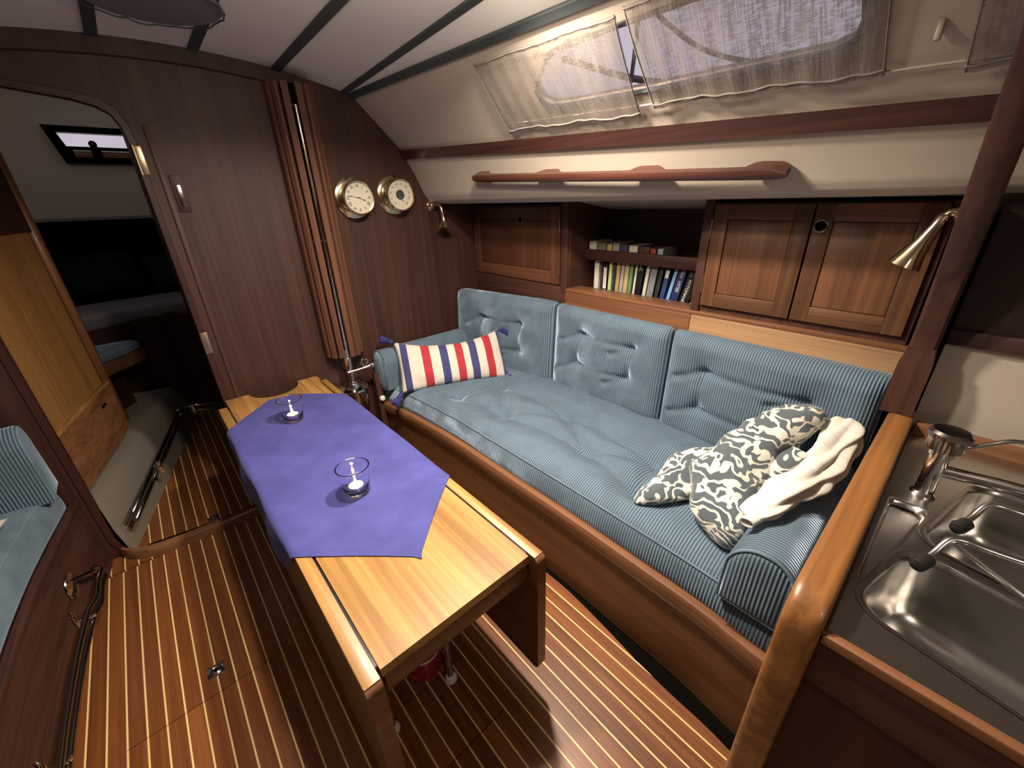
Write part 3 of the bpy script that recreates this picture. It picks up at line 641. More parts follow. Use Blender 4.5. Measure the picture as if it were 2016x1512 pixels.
make('cover', rbox_grid((.72, Y1c-Y0c, ZC1-ZC0), .026, (46, 110, 3), mp=seat_map), 'corduroy_y', sc, smooth=180)
def edge_line(f): return [f(Y0c+.01+(Y1c-Y0c-.02)*i/60) for i in range(61)]
pip = []
for i in range(61):
    y = Y0c+.01+(Y1c-Y0c-.02)*i/60; v = seat_map(Vector((.010, y-Y0c, ZC1-ZC0-.010))); pip.append((v[0]-.002, v[1], v[2]+.001))
make('piping', MB().tube(pip, .0042, 6), 'velvet', sc, smooth=180)
bt = MB().lathe([(.0, .007), (.006, .0065), (.010, .004), (.0115, 0), (.010, -.004)], n=14).mesh('button')
for bx, by in SB:
    u = (bx-rx(by)-.022)/(1.735-rx(by)-.022); z = seat_map(Vector((u*.72, by-Y0c, ZC1-ZC0)))[2]
    put('button', bt, 'velvet', sc, (bx-1.3, by-1.1, z-ZC0-.002), smooth=180)
# back cushions
def back_cushion(y0, y1, xb0, xb1, ztop, buttons, label):
    """xb0/xb1: x of the front face at the aft and forward end"""
    t = thing('back_cushion', ((xb0+xb1)/2+.03, (y0+y1)/2, .47), label, 'cushion', 'buttoned corduroy back cushions')
    Lw, Hh, T = y1-y0, ztop-.455, .075
    pts = [((b-y0), z-.455) for b, z in buttons]
    ysb = sorted(set(p[0] for p in pts)); zs = sorted(set(p[1] for p in pts))
    seg = []
    for i, a in enumerate(pts):
        for b in pts[i+1:]:
            if abs(a[0]-b[0]) < .06 or abs(a[1]-b[1]) < .06: seg.append((a, b))
    for a in pts: seg.append((a, (a[0]+.12, a[1]-.05)))
    def mp(p):
        y, z = p.y, p.z; front = max(0, 1-p.x/.03)
        w = min(1, y/.05)*min(1, (Lw-y)/.05)*min(1, z/.05)*min(1, (Hh-z)/.05); w = max(0, w)
        bul = .036*w**.6; d = dimple(y, z, pts, .046, .048)+crease(y, z, seg, .020, .014)+.003*noise.noise(Vector((y*8, z*8, y0)))
        x = p.x-front*(bul-d*w)
        f = y/Lw; xx = lerp(xb0, xb1, f)+x+.03*(z/Hh)-.0
        return (xx, y0+y, .455+z)
    make('cover', rbox_grid((T, Lw, Hh), .022, (3, 60, 44), mp=mp), 'corduroy_y', t, smooth=180)
    for b, z in buttons:
        q = mp(Vector((0, b-y0, z-.455))); o = put('button', bt.copy(), 'velvet', t, tuple(Vector(q)-ORG[t]), smooth=180); o.rotation_euler = (0, -PI/2, 0)
        o.location.x += .002
back_cushion(.075, .832, 1.635, 1.672, .945, [(.655, .795), (.663, .62), (.27, .79), (.27, .62)], 'blue corduroy back cushion nearest the galley, beside the blanket')
back_cushion(.838, 1.542, 1.675, 1.680, .948, [(1.35, .81), (1.375, .635), (1.021, .805), (1.038, .641)], 'middle blue corduroy back cushion below the books')
back_cushion(1.548, YB-.012, 1.672, 1.535, .950, [(1.79, .79), (1.80, .612), (2.10, .79), (2.10, .612)], 'blue corduroy back cushion in the corner behind the striped pillow')
# arm cushions
def arm(y0, y1, x0, x1, z0, z1, label, mat_top='corduroy_x', lean=0):
    t = thing('arm_cushion', ((x0+x1)/2, (y0+y1)/2, z0), label, 'cushion', 'corduroy arm cushions')
    Lx, Ly, Lz = x1-x0, y1-y0, z1-z0
    def mp(p):
        dx = .008*noise.noise(Vector((p.x*7, p.y*7, p.z*7)))
        e = p.z/Lz; y = p.y
        return (x0+p.x+.02*e*(1-p.x/Lx)+dx, y0+y+dx*.5+lean*e, z0+p.z+.012*math.sin(PI*min(1, max(0, p.y/Ly)))*e)
    R_ = min(.075, Ly*.46); e_ = .012
    def loop(k, i): return [mp(Vector((i, lerp(Ly/2, q[0], k), lerp(Lz/2, q[1], k)))) for q in [(0, 0)]+[(R_-R_*math.cos(math.radians(h)), Lz-R_+R_*math.sin(math.radians(h))) for h in range(0, 91, 10)]+[(Ly-R_+R_*math.sin(math.radians(h)), Lz-R_+R_*math.cos(math.radians(h))) for h in range(0, 91, 10)]+[(Ly, 0)]]
    nx = 40; rs = [loop(1-.06*(1-math.sin(k*PI/6)), e_*(1-math.cos(k*PI/6))) for k in range(4)]+[loop(1, e_+(Lx-2*e_)*i/nx) for i in range(1, nx)]+[loop(1-.06*(1-math.sin(k*PI/6)), Lx-e_*(1-math.cos(k*PI/6))) for k in (3, 2, 1, 0)]
    make('cover', MB().rings(rs), mat_top, t, smooth=60)
    make('end_panel', MB().rings([[Vector(p)-Vector((o_, 0, 0)) for p in loop(k, 0)] for k, o_ in ((.93, -.002), (.90, .004), (.80, .009), (.5, .013), (.05, .014))]), 'corduroy_y', t, smooth=60)
    make('end_piping', MB().tube([Vector(p)-Vector((.001, 0, 0)) for p in loop(.955, 0)], .0045, 6, loop=True), 'velvet', t, smooth=180)
arm(2.155, YB-.02, .895, 1.50, .466, .690, 'blue corduroy arm cushion against the bulkhead behind the striped pillow')
arm(.060, .232, .948, 1.60, .455, .650, 'rounded blue corduroy arm cushion against the galley partition')

# striped pillow with tassels
def pillow(name, M, Lx, Ly, T, mat, label, tassels=True, bend=0):
    t = tag(bpy.data.objects.new(name, None), label, 'pillow'); COL.objects.link(t); t.matrix_world = M; ORG[t] = Vector()
    nx, ny = 40, 22; mb = MB()
    for s in (1, -1):
        rs = []
        for i in range(nx+1):
            row = []
            for j in range(ny+1):
                u, v = i/nx*2-1, j/ny*2-1
                h = T*.5*(max(0, 1-abs(u)**2.6)*max(0, 1-abs(v)**2.6))**.55
                px = u*Lx/2*(1-.045*(1-v*v)*abs(u)**4); py = v*Ly/2*(1-.07*(1-u*u)**1*abs(v)**4)
                w = .006*noise.noise(Vector((u*5, v*3, s)))+.004*noise.noise(Vector((u*11, v*2, s+5)))
                row.append((px, py-bend*(1-u*u)*(.5+.5*v), s*h+w*min(1, h*40)))
            rs.append(row)
        mb.rings(rs, closed=False)
    put('cover', mb.mesh('cover'), mat, t, smooth=180)
    if tassels:
        for sx in (-1, 1):
            for sy in (-1, 1):
                o = Vector((sx*Lx/2*.985, sy*Ly/2*.97, 0)); d = Vector((sx*.6, -.7 if sy < 0 else (.25 if sx < 0 else -.5), .55 if sx > 0 else .1)).normalized(); m2 = MB()
                m2.lathe([(.005, 0), (.014, .010), (.015, .020), (.009, .028), (.013, .038), (.021, .072), (.019, .078)], o, d, 12)
                for k in range(9):
                    a = k*2*PI/9; u = d.orthogonal().normalized(); w = d.cross(u)
                    m2.tube([o+d*.032+(u*math.cos(a)+w*math.sin(a))*.011, o+d*.086+(u*math.cos(a)+w*math.sin(a))*.021+Vector((0, -.004, 0))], .004, 5)
                put('tassel', m2.mesh('tassel'), 'navy', t, smooth=180)
    return t
ux = Vector((.905, -.385, .0)).normalized(); uy = Vector((.02, .20, .255)); uy = (uy-ux*uy.dot(ux)).normalized(); uz = ux.cross(uy)
M = Matrix((ux, uy, uz)).transposed().to_4x4(); M.translation = Vector((1.262, 1.985, .612))
pillow('striped_pillow', M, .66, .32, .13, 'pillow_stripes', 'white pillow with red and navy stripes and blue tassels on the settee', True, .05)

# slate floral blanket: folded heap from the seat up against the back cushion
bl = thing('blanket', (1.35, .38, .47), 'slate grey fleece blanket with cream floral print heaped at the settee end', 'blanket')
def heap(spine, n=40, m=40, seed=0, lump=.018, fl=0.):
    """spine: (centre, half width, half height, across-direction)"""
    mb = MB(); rs = []
    for i in range(n+1):
        f = i/n*(len(spine)-1); k = min(int(f), len(spine)-2); t = f-k
        get = lambda a: [spine[max(0, min(len(spine)-1, k+d))][a] for d in (-1, 0, 1, 2)]
        cat = lambda p: .5*((2*p[1])+(p[2]-p[0])*t+(2*p[0]-5*p[1]+4*p[2]-p[3])*t*t+(3*p[1]-p[0]-3*p[2]+p[3])*t**3)
        c = cat([Vector(x) for x in get(0)]); a = cat(get(1)); b = cat(get(2)); w = cat([Vector(x) for x in get(3)]).normalized()
        c2 = Vector(spine[k+1][0])-Vector(spine[k][0]); up = w.cross(c2).normalized()
        if up.z < 0: up = -up
        e = math.sqrt(max(0, 1-(2*i/n-1)**10)) if 0 < i < n else .02
        ring = []
        for j in range(m):
            th = j*2*PI/m; ca, sa = math.cos(th), math.sin(th)
            p = c+w*a*e*math.copysign(abs(ca)**.75, ca)+up*b*e*math.copysign(abs(sa)**.75, sa)
            p += (p-c).normalized()*(lump*1.3*noise.noise(p*10+Vector((seed, 0, 0)))+lump*.6*noise.noise(p*24+Vector((seed, 3, 0)))) if (p-c).length > 1e-6 else Vector()
            if p.z < .466: p.z = .466+.002*random.random()
            ring.append(p)
        rs.append(ring)
    return mb.rings(rs)
make('flat_lobe', heap([((1.11, .545, .492), .05, .022, (.75, -.6, 0)), ((1.16, .51, .51), .10, .045, (.6, -.75, 0)), ((1.25, .46, .53), .14, .06, (.5, -.85, 0)), ((1.36, .44, .55), .15, .075, (.4, -.9, 0)), ((1.46, .43, .55), .12, .07, (.4, -.9, 0))], seed=1, lump=.016), 'blanket', bl, smooth=180)
make('main_roll', heap([((1.09, .315, .505), .06, .035, (.45, .9, .0)), ((1.14, .33, .54), .105, .07, (.4, .92, 0)), ((1.23, .345, .595), .115, .095, (.3, .95, .0)), ((1.34, .345, .655), .105, .095, (.2, .97, .0)), ((1.44, .32, .71), .09, .08, (.1, .98, .05)), ((1.53, .275, .765), .075, .065, (.1, .98, .1)), ((1.585, .235, .81), .06, .055, (.1, .98, .1))], seed=8, lump=.02), 'blanket', bl, smooth=180)
make('under_fold', heap([((1.20, .30, .58), .04, .05, (.2, .97, 0)), ((1.30, .265, .625), .055, .055, (.2, .97, 0)), ((1.385, .235, .68), .05, .045, (.2, .97, 0)), ((1.44, .215, .705), .042, .036, (.2, .97, 0))], n=24, m=28, seed=4, lump=.010), 'blanket', bl, smooth=180)
# crumpled white towel beside it
tw = thing('towel', (1.35, .19, .68), 'crumpled white cloth lying beside the blanket on the arm cushion', 'towel')
def rag(spine, n=70, m=44, seed=0):
    rs = []; sp = spline([c for c, r in spine], 12); k = len(sp)
    for i, c in enumerate(sp):
        f = i/(k-1); q = f*(len(spine)-1); j0 = min(int(q), len(spine)-2); r = lerp(spine[j0][1], spine[j0+1][1], q-j0)
        d = (sp[min(i+1, k-1)]-sp[max(i-1, 0)]).normalized(); w = Vector((0, 0, 1)).cross(d).normalized(); u = d.cross(w); ring = []
        for j in range(m):
            th = j*2*PI/m; rr = r*(1+.22*math.sin(3*th+f*7+seed)+.20*math.sin(6*th-f*16)+.35*noise.noise(c*13+Vector((math.cos(th), math.sin(th), seed))))
            ring.append(c+w*rr*1.2*math.cos(th)+u*rr*.62*math.sin(th))
        rs.append(ring)
    return MB().rings(rs)
make('twist', rag([((1.07, .235, .665), .018), ((1.12, .205, .685), .030), ((1.22, .178, .703), .036), ((1.33, .155, .715), .036), ((1.45, .145, .735), .036), ((1.56, .140, .765), .034), ((1.62, .15, .785), .022)]), 'towel', tw, smooth=180)
make('loose_edge', rag([((1.30, .125, .685), .012), ((1.42, .112, .700), .016), ((1.54, .108, .725), .018), ((1.62, .115, .76), .018), ((1.64, .14, .785), .012)], seed=3), 'towel', tw, smooth=180)
hemrs = []
for i in range(25):
    f = i/24; th0 = f*2*PI*1.15; hemrs.append([Vector((1.035+.10*v+.012*v*math.sin(f*9), .222-.03*v+.017*math.cos(th0)*(1+.3*v), .668+.02*v+.012*math.sin(th0))) for v in [k/10 for k in range(11)]])
hem2 = [[p+Vector((0, 0, .002)) for p in r] for r in hemrs]
make('rolled_hem', MB().rings([r+u[::-1] for r, u in zip(hemrs, hem2)]), 'towel', tw, smooth=180)

# ------------------------------------------------------------------ table, tablecloth, candles
TZ = .62
tb = thing('saloon_table', (.335, 1.45, 0), 'varnished drop-leaf saloon table, top coloured as lit, with both leaves folded down', 'table')
cx, cr_ = .345, .118
notch = [(cx+cr_*math.cos(math.radians(a)), 2.318+.125*math.sin(math.radians(a))) for a in range(0, -181, -12)]
top = [(.125, .585), (.552, .585), (.552, 2.25), (.566, 2.262), (.566, 2.30), (.552, 2.318), (cx+cr_+.012, 2.318)]+notch+[(cx-cr_-.012, 2.318), (.125, 2.318)]
make('table_top', flat_poly(top, lambda a, b, h: (a, b, h), TZ-.026, TZ), 'tabletop_y', tb, smooth=30)
make('end_apron', MB().box(.130, .548, .588, .612, .532, TZ-.0265, .003), 'teak_x', tb)
make('side_apron', MB().box(.132, .150, .62, 2.16, .532, TZ-.027), 'mahogany_y', tb)
make('side_apron', MB().box(.528, .546, .62, 2.16, .532, TZ-.027), 'mahogany_y', tb)
def leaf(x0, x1, y0, y1):
    prof = [(x0+.003, .165), (x1-.003, .165), (x1, .172), (x1, TZ-.006), (x1-.005, TZ), (x0+.005, TZ), (x0, TZ-.006), (x0, .172)]
    lp = rrect(y0, y1, .15, TZ-.0005, .02, 4)
    mb = MB(); mb.prism(lp, lambda a, b, h: (h, a, b), x0, x1); o = make('drop_leaf', mb, 'teak_y', tb, smooth=30)
    make('top_edge', MB().box(x0+.0005, x1-.0005, y0+.012, y1-.012, TZ-.004, TZ+.0008, .0008), 'tabletop_y', o)
leaf(.082, .118, .556, 2.24); leaf(.558, .590, .556, 2.24)
make('hinge_strip', MB().box(.1185, .1245, .60, 2.2, TZ-.012, TZ-.004), 'darksteel', tb); make('hinge_strip', MB().box(.5525, .5575, .60, 2.2, TZ-.012, TZ-.004), 'darksteel', tb)
for x, y in ((.38, .80), (.165, .80), (.38, 1.9), (.165, 1.9)):
    make('leg', MB().tube([(x, y, .012), (x, y, .54)], .011, 10), 'chrome', tb); lg = tb
    make('foot', MB().lathe([(.020, 0.0012), (.022, .008), (.016, .022), (.011, .026)], (x, y, 0), n=18), 'whiteplastic', tb)
for x in (.16, .38): make('stretcher', MB().tube([(x, .80, .30), (x, 1.9, .30)], .008, 8), 'chrome', tb)
# tablecloth: long hexagon with pointed ends, sides hanging over the leaves
tc = tag(bpy.data.objects.new('tablecloth', None), 'deep blue violet tablecloth with pointed ends draped over the saloon table', 'tablecloth'); COL.objects.link(tc); tc.location = (.335, 1.46, TZ); ORG[tc] = Vector((.335, 1.46, TZ))
XL, XR = .078, .594; ZT = TZ+.0026
def cloth_pt(s, y):
    """s: distance across the cloth from the table centre line"""
    wob = .0016*noise.noise(Vector((s*9, y*8, 0)))+.0009*noise.noise(Vector((s*30, y*26, 2)))
    if s < XL-.335+.006:
        d = (XL-.335+.006)-s; a = min(d/.010, PI/2); fold = .010*math.sin(y*16+.6)*min(1, d/.08)+.012*min(1, d/.06)
        return (XL+.006-math.sin(a)*.010-fold, y, ZT-(1-math.cos(a))*.010-max(0, d-.0157))
    if s > XR-.335-.006:
        d = s-(XR-.335-.006); a = min(d/.010, PI/2); fold = .008*math.sin(y*15)*min(1, d/.08)+.010*min(1, d/.06)
        return (XR-.006+math.sin(a)*.010+fold, y, ZT-(1-math.cos(a))*.010-max(0, d-.0157))
    return (.335+s, y, ZT+max(-.0012, wob)+.0012)
def half(y):
    near = (y-.775)/.62*.78+.0; far = (2.155-y)/.62*.78+.055
    return max(.004, min(near*.835, far*.9, .385))
rs = []; NY = 110; NS = 96
for i in range(NY+1):
    y = lerp(.775, 2.155, i/NY); h = half(y); rs.append([cloth_pt(lerp(-h, h, j/NS), y+.012*(abs(2*j/NS-1))**2*math.sin(y*9)) for j in range(NS+1)])
low = [[(p[0], p[1], p[2]-.0014) if abs(p[0]-.335) < .25 else (p[0]+(.0014 if p[0] < .3 else -.0014), p[1], p[2]) for p in r] for r in rs]
make('cloth', MB().rings([r+l[::-1] for r, l in zip(rs, low)]), 'tablecloth', tc, smooth=180)
def candle(x, y, label):
    t = thing('candle_glass', (x, y, ZT+.0035), label, 'candle holder', 'tealights in clear glass cups'); z = ZT+.0035
    make('glass_cup', MB().lathe([(.0, 0), (.028, 0), (.0305, .003), (.0345, .03), (.041, .076), (.0415, .078), (.0385, .078), (.032, .034), (.028, .012), (.024, .009), (.0, .009)], (x, y, z), n=36, cap=False), 'clearglass', t, smooth=60)
    make('tealight_cup', MB().lathe([(0, .0095), (.0190, .0095), (.0195, .023), (.0186, .023), (.018, .0165), (0, .0165)], (x, y, z), n=28, cap=False), 'chrome', t)
    make('wax', MB().lathe([(0, .017), (.0178, .017), (.0178, .0215), (.012, .0205), (0, .020)], (x, y, z), n=28, cap=False), 'wax', t)
    make('wick', MB().tube([(x, y, z+.019), (x+.0005, y, z+.027)], .0007, 5), 'ink', t)
    make('flame', MB().lathe([(.0, .025), (.0028, .029), (.0038, .034), (.0028, .041), (.0012, .047), (0, .051)], (x, y, z), n=12, cap=False), 'flame', t, smooth=180)
    ld = bpy.data.lights.new('candle_light', 'POINT'); ld.energy = .10; ld.color = (1, .6, .28); ld.shadow_soft_size = .004
    lo = bpy.data.objects.new('candle_light', ld); COL.objects.link(lo); lo.parent = t; lo.location = (0, 0, .055); t.scale = (1.28, 1.28, 1.28)
candle(.318, 1.850, 'lit tealight in a clear glass cup near the bulkhead end of the table')
candle(.322, 1.165, 'lit tealight in a clear glass cup near the middle of the tablecloth')
# red canister under the table
fe = thing('fire_extinguisher', (.335, .90, 0), 'red fire extinguisher standing on the floor under the table', 'fire extinguisher')
make('cylinder', MB().lathe([(.0, .003), (.052, .003), (.060, .012), (.060, .30), (.050, .34), (.022, .36), (.020, .38), (0, .38)], (.335, .90, 0), n=32, cap=False), 'red_paint', fe)
make('band', MB().lathe([(.0605, .10), (.0615, .102), (.0615, .108), (.0605, .11)], (.335, .90, 0), n=32, cap=False), 'whiteplastic', fe)
make('valve', MB().lathe([(.018, .38), (.018, .41), (.010, .42)], (.335, .90, 0), n=16).box(.32, .35, .84, .93, .42, .432, .003), 'darksteel', fe)

# ------------------------------------------------------------------ slatted mast casing, tie rod and its steel foot
mc = thing('slat_casing', (.735, 2.29, .70), 'tall wooden slat casing around the steel rod on the bulkhead', 'slat casing')
CXm, CYm, RM = .745, 2.318, .098
for i, adeg in enumerate((-166, -141, -117, -84, -60, -36, -12)):
    a = math.radians(adeg); n = Vector((math.cos(a), math.sin(a), 0)); t = Vector((-n.y, n.x, 0)); c = Vector((CXm, CYm, 0))+n*RM
    w, th = .0145, .009; zb = .705+.012*random.random(); q = [c-t*w-n*th, c-t*w+n*th*.7, c-t*w*.7+n*th, c+t*w*.7+n*th, c+t*w+n*th*.7, c+t*w-n*th]
    if c.y > 2.322: continue
    make('slat', MB().rings([[p+Vector((0, 0, z)) for p in q] for z in (zb, 1.985)]), 'slatwood_z', mc, smooth=0)
for z in (.79, 1.33, 1.90):
    make('slat_ring', MB().tube([(CXm+(RM-.014)*math.cos(math.radians(a)), CYm+(RM-.014)*math.sin(math.radians(a)), z) for a in range(-176, -3, 12)], .006, 6), 'mahogany_x', mc)
make('gap_shade', MB().rings([[(CXm+(RM-.024)*math.cos(math.radians(a)), min(YB-.001, CYm+(RM-.024)*math.sin(math.radians(a))), z) for a in range(-178, 0, 16)] for z in (.74, 1.985)], closed=False), 'gap', mc)  # added dark sheet, stands in for the shade between the slats
td = thing('tie_rod', (.722, 2.232, .50), 'polished steel tie rod with a round chromed foot below the slat casing', 'tie rod')
xr, yr = .722, 2.222
make('rod', MB().tube([(xr+.003, yr-.006, .70), (xr+.005, yr-.006, 1.90)], .0065, 10), 'chrome', td)
make('sleeve', MB().lathe([(.020, .56), (.020, .645), (.0195, .65), (.0215, .652), (.0215, .66), (.0195, .662), (.0195, .675), (.0215, .677), (.0215, .685), (.0195, .687), (.0195, .70), (.0215, .702), (.0215, .71), (.013, .712), (.013, .76)], (xr, yr, 0), n=20), 'chrome', td)
make('clamp', MB().box(xr-.012, xr+.016, yr-.032, yr-.018, .556, .57, .002), 'chrome', td)
make('foot_plate', MB().lathe([(.078, .515), (.084, .520), (.082, .530), (.045, .538), (.040, .558), (.021, .562)], (xr, yr, 0), n=32), 'chrome', td)
make('canister', MB().lathe([(.060, 0.0), (.060, .36), (.068, .40), (.077, .515)], (xr, yr, 0), n=32), 'darksteel', td)
vl = thing('shackle_handle', (.80, 2.20, .64), 'small chrome crank handle with a ring beside the settee arm', 'handle')
make('shaft', MB().tube([(.700, 2.195, .635), (.742, 2.19, .637), (.80, 2.185, .640), (.835, 2.185, .645)], [.006, .006, .008, .011], 10), 'chrome', vl)
make('ring', MB().tube([(.80+.017*math.cos(a*PI/8), 2.185, .672+.02*math.sin(a*PI/8)) for a in range(16)], .0055, 8, loop=True), 'chrome', vl)
make('grip', MB().lathe([(.008, 0), (.013, .006), (.015, .018), (.010, .03), (.006, .034)], (.825, 2.182, .644), (1, -.1, .15), 12), 'chrome', vl)
kb = tag(make('white_knob', MB().lathe([(.010, 0), (.016, .006), (.018, .018), (.012, .027), (0, .03)], (.880, 2.234, .40), (0, -1, .1), 16), 'whiteplastic', None, org=(.88, 2.234, .40)), 'white plastic knob low on the wooden post beside the settee', 'knob')

# ------------------------------------------------------------------ clock, barometer, reading lamps
def instrument(x, z, label, name, face):   # modelled small, then scaled to size on its base
    t = thing(name, (x, YB, z), label, name.replace('_', ' ')); ax = (0, -1, 0); o = (x, YB, z)
    make('flange', MB().lathe([(.086, 0), (.086, .005), (.082, .009), (.060, .011)], o, ax, 40), 'brass', t)
    make('case', MB().lathe([(.062, .008), (.062, .058), (.070, .060), (.0725, .064), (.0725, .071), (.068, .076), (.0635, .0745), (.0635, .066)], o, ax, 40, cap=False), 'brass', t)
    d = make('dial', MB().lathe([(.0, .0665), (.064, .0665)], o, ax, 40, cap=False), 'dial', t, smooth=0)
    Mx = lambda px, pz, rot=0: Matrix.Translation((px, -.0672, pz)) @ Matrix.Rotation(PI/2, 4, 'X') @ Matrix.Rotation(rot, 4, 'Z')
    if face == 'clock':
        for i, r in enumerate(('XII', 'I', 'II', 'III', 'IIII', 'V', 'VI', 'VII', 'VIII', 'IX', 'X', 'XI')):
            a = PI/2-i*PI/6; letter(r, .019, 'ink', d, Mx(.048*math.cos(a), .048*math.sin(a), a-PI/2), .72)
        for i in range(60):
            pass
        make('minute_ring', MB().lathe([(.0588, .0668), (.0594, .0668)], o, ax, 48, cap=False), 'ink', t, smooth=0)
        def hand(ang, l0, l1, w, nm, h):
            a = PI/2-ang; u = Vector((math.cos(a), 0, math.sin(a))); n = Vector((-u.z, 0, u.x)); c = Vector(o)+Vector((0, -h, 0))
            mb = MB(); pr = [(-l0, w*.5), (0, w*.7), (l1*.55, w*.5), (l1*.7, w*1.6), (l1*.82, w*.5), (l1, w*.15)]
            pl = [c+u*k+n*ww for k, ww in pr]+[c+u*k-n*ww for k, ww in pr[::-1]]
            mb.add(pl+[p-Vector((0, .0006, 0)) for p in pl], [tuple(range(12)), tuple(range(12, 24))]); make(nm, mb, 'ink', t, smooth=0)
        hand(math.radians(113), .006, .036, .0016, 'hour_hand', .0675); hand(math.radians(281), .008, .052, .0011, 'minute_hand', .0685)
        make('hub', MB().lathe([(.003, .0675), (.003, .070), (0, .0705)], o, ax, 12), 'ink', t)
    else:
        make('window', MB().lathe([(.0, .0672), (.0215, .0672)], o, ax, 28, cap=False), 'glassdark', t, smooth=0)
        make('movement', MB().box(x-.012, x+.006, YB-.0685, YB-.0674, z-.012, z-.008).box(x-.008, x-.004, YB-.0685, YB-.0674, z-.016, z+.002), 'brass_dull', t)
        for r in (.030, .042, .052, .058): make('scale_ring', MB().lathe([(r-.0003, .0669), (r+.0003, .0669)], o, ax, 48, cap=False), 'brass_dull', t, smooth=0)
        for i, s in enumerate(('960', '970', '980', '990', '1000', '1010', '1020', '1030', '1040', '1050')):
            a = PI/2+math.radians(140)-i*math.radians(31); letter(s, .0075, 'ink', d, Mx(.047*math.cos(a), .047*math.sin(a), a-PI/2), .8)
        make('pointer_knob', MB().lathe([(.0025, .067), (.0025, .070)], (x+.011, YB, z-.026), ax, 10), 'ink', t)
    for k in range(3):
        a = PI/2+k*2*PI/3; make('screw', MB().lathe([(.0035, .005), (.003, .010)], (x+.078*math.cos(a), YB, z+.078*math.sin(a)), ax, 8), 'brass_dull', t)
    t.scale = (1.17, 1.17, 1.17)
instrument(.957, 1.523, 'round brass ship clock with roman numerals on the bulkhead', 'ship_clock', 'clock')
instrument(1.195, 1.533, 'round brass barometer with a dark centre beside the ship clock', 'barometer', 'baro')
def swan(o, wall, arm_, bell, label, long=False):
    t = thing('reading_lamp', o, label, 'reading lamp', 'brass reading lamps'); o = Vector(o)
    make('wall_plate', MB().lathe([(.030, 0), (.030, .006), (.024, .010), (.017, .026), (.012, .030)], o, wall, 24), 'brass', t)
    make('arm', MB().tube(spline([o+Vector(a) for a in arm_], 6), .010, 12), 'brass', t)
    e = o+Vector(arm_[-1]); make('bell_shade', MB().lathe([(.0105, 0), (.0125, .02), (.014, .045), (.020, .060), (.036, .078), (.044, .088), (.042, .088), (.034, .078), (.016, .06)] if not long else [(.008, -.012), (.013, -.004), (.014, .02), (.020, .06), (.030, .10), (.040, .128), (.038, .128), (.027, .10)], e, bell, 28, cap=False), 'brass', t)
    make('bulb', MB().lathe([(0, .045), (.012, .055), (.018, .07), (.014, .082), (0, .086)], e, bell, 16, cap=False), 'whiteplastic', t)
swan((1.432, YB, 1.470), (0, -1, 0), [(0, -.028, 0), (.004, -.06, .006), (.010, -.085, -.004), (.014, -.095, -.03)], (.10, -.05, -1), 'brass swan-neck reading lamp on the bulkhead right of the barometer')
swan((1.60, .052, 1.43), (0, 1, 0), [(0, .02, 0), (0.0, .035, .004), (.0, .045, -.004), (-.002, .05, -.012)], (-.05, .35, -1), 'brass bell reading lamp fixed to the wooden post above the settee end', True)

# ------------------------------------------------------------------ galley: partition, post, counter, sinks, tap
wg = thing('wall_galley', (1.2, .025, 0), kind='structure')
XI, ZP = .650, .872
prof = [(1.745, -.03), (1.745, ZP)]+[(XI+.055-.055*math.sin(math.radians(a)), ZP-.055+.055*math.cos(math.radians(a))) for a in range(0, 91, 15)]+[(XI, -.03)]
make('partition_board', flat_poly(prof, lambda a, b, h: (a, h, b), .003, .047), 'mahogany_z', wg, smooth=30)
pth = [(1.60, ZP)]+[(XI+.055-.055*math.sin(math.radians(a)), ZP-.055+.055*math.cos(math.radians(a))) for a in range(0, 91, 9)]+[(XI, .55), (XI, .0)]
nrm = [(0, 1)]+[(-math.sin(math.radians(a)), math.cos(math.radians(a))) for a in range(0, 91, 9)]+[(-1, 0)]*2
rs = []
for (a, b), (c, d) in zip(pth, nrm):
    s = lambda k, yy: (a+c*k, yy, b+d*k)
    rs.append([s(-.001, -.003), s(.009, -.003), s(.014, .002), s(.016, .012), s(.016, .040), s(.014, .049), s(.009, .054), s(-.001, .054)])
wood('caprail', (.15, .060, .018), (.31, .135, .040), 'x', rough=.4, coat=.15, fine=40, var=.02)
make('cap_rail', MB().rings(rs), 'caprail', wg, smooth=50)
make('side_board', flat_poly([(1.57, ZP-.01), (1.742, ZP-.01), (1.742, 1.465), (1.455, 1.465), (1.50, 1.36), (1.572, 1.15)], lambda a, b, h: (a, h, b), .034, .048), 'darktrim_z', wg, smooth=30)
po = thing('support_post', (1.58, .04, .88), 'varnished wooden post rising from the galley partition to the cabin side', 'post')
make('post_foot', MB().rings([[(1.575+a*w, .0405+b*e, z) for a, b in ((-1, -1), (1, -1), (1, 1), (-1, 1))] for z, w, e in ((ZP+.0165, .040, .036), (1.02, .040, .036), (1.045, .039, .035), (1.075, .034, .030), (1.09, .033, .029))]), 'mahogany_z', po, smooth=30)
make('post_shaft', MB().rings([[(c+a*.033, .0395+b*.029, z) for a, b in ((-.8, -1), (.8, -1), (1, -.75), (1, .75), (.8, 1), (-.8, 1), (-1, .75), (-1, -.75))] for z, c in [(p.z, p.x) for p in spline([(1.575, 0, 1.07), (1.572, 0, 1.15), (1.50, 0, 1.36), (1.33, 0, 1.62), (1.165, 0, 1.86), (1.08, 0, 1.99)], 5)]]), 'mahogany_z', po, smooth=40)
gc = thing('galley_counter', (1.1, -.5, 0), 'galley counter with a stainless double sink top and wooden front', 'counter')
ZG = .838; gy0, gy1 = -1.1, .0025
make('front_board', MB().box(.655, .672, gy0, gy1, .72, ZG-.002, .002), 'mahogany_y', gc)
make('lower_front', MB().box(.685, .70, gy0, gy1, .0, .72), 'darkwood_z', gc)
make('kick', MB().box(.672, .70, gy0, gy1, .71, .72), 'darkwood_z', gc)
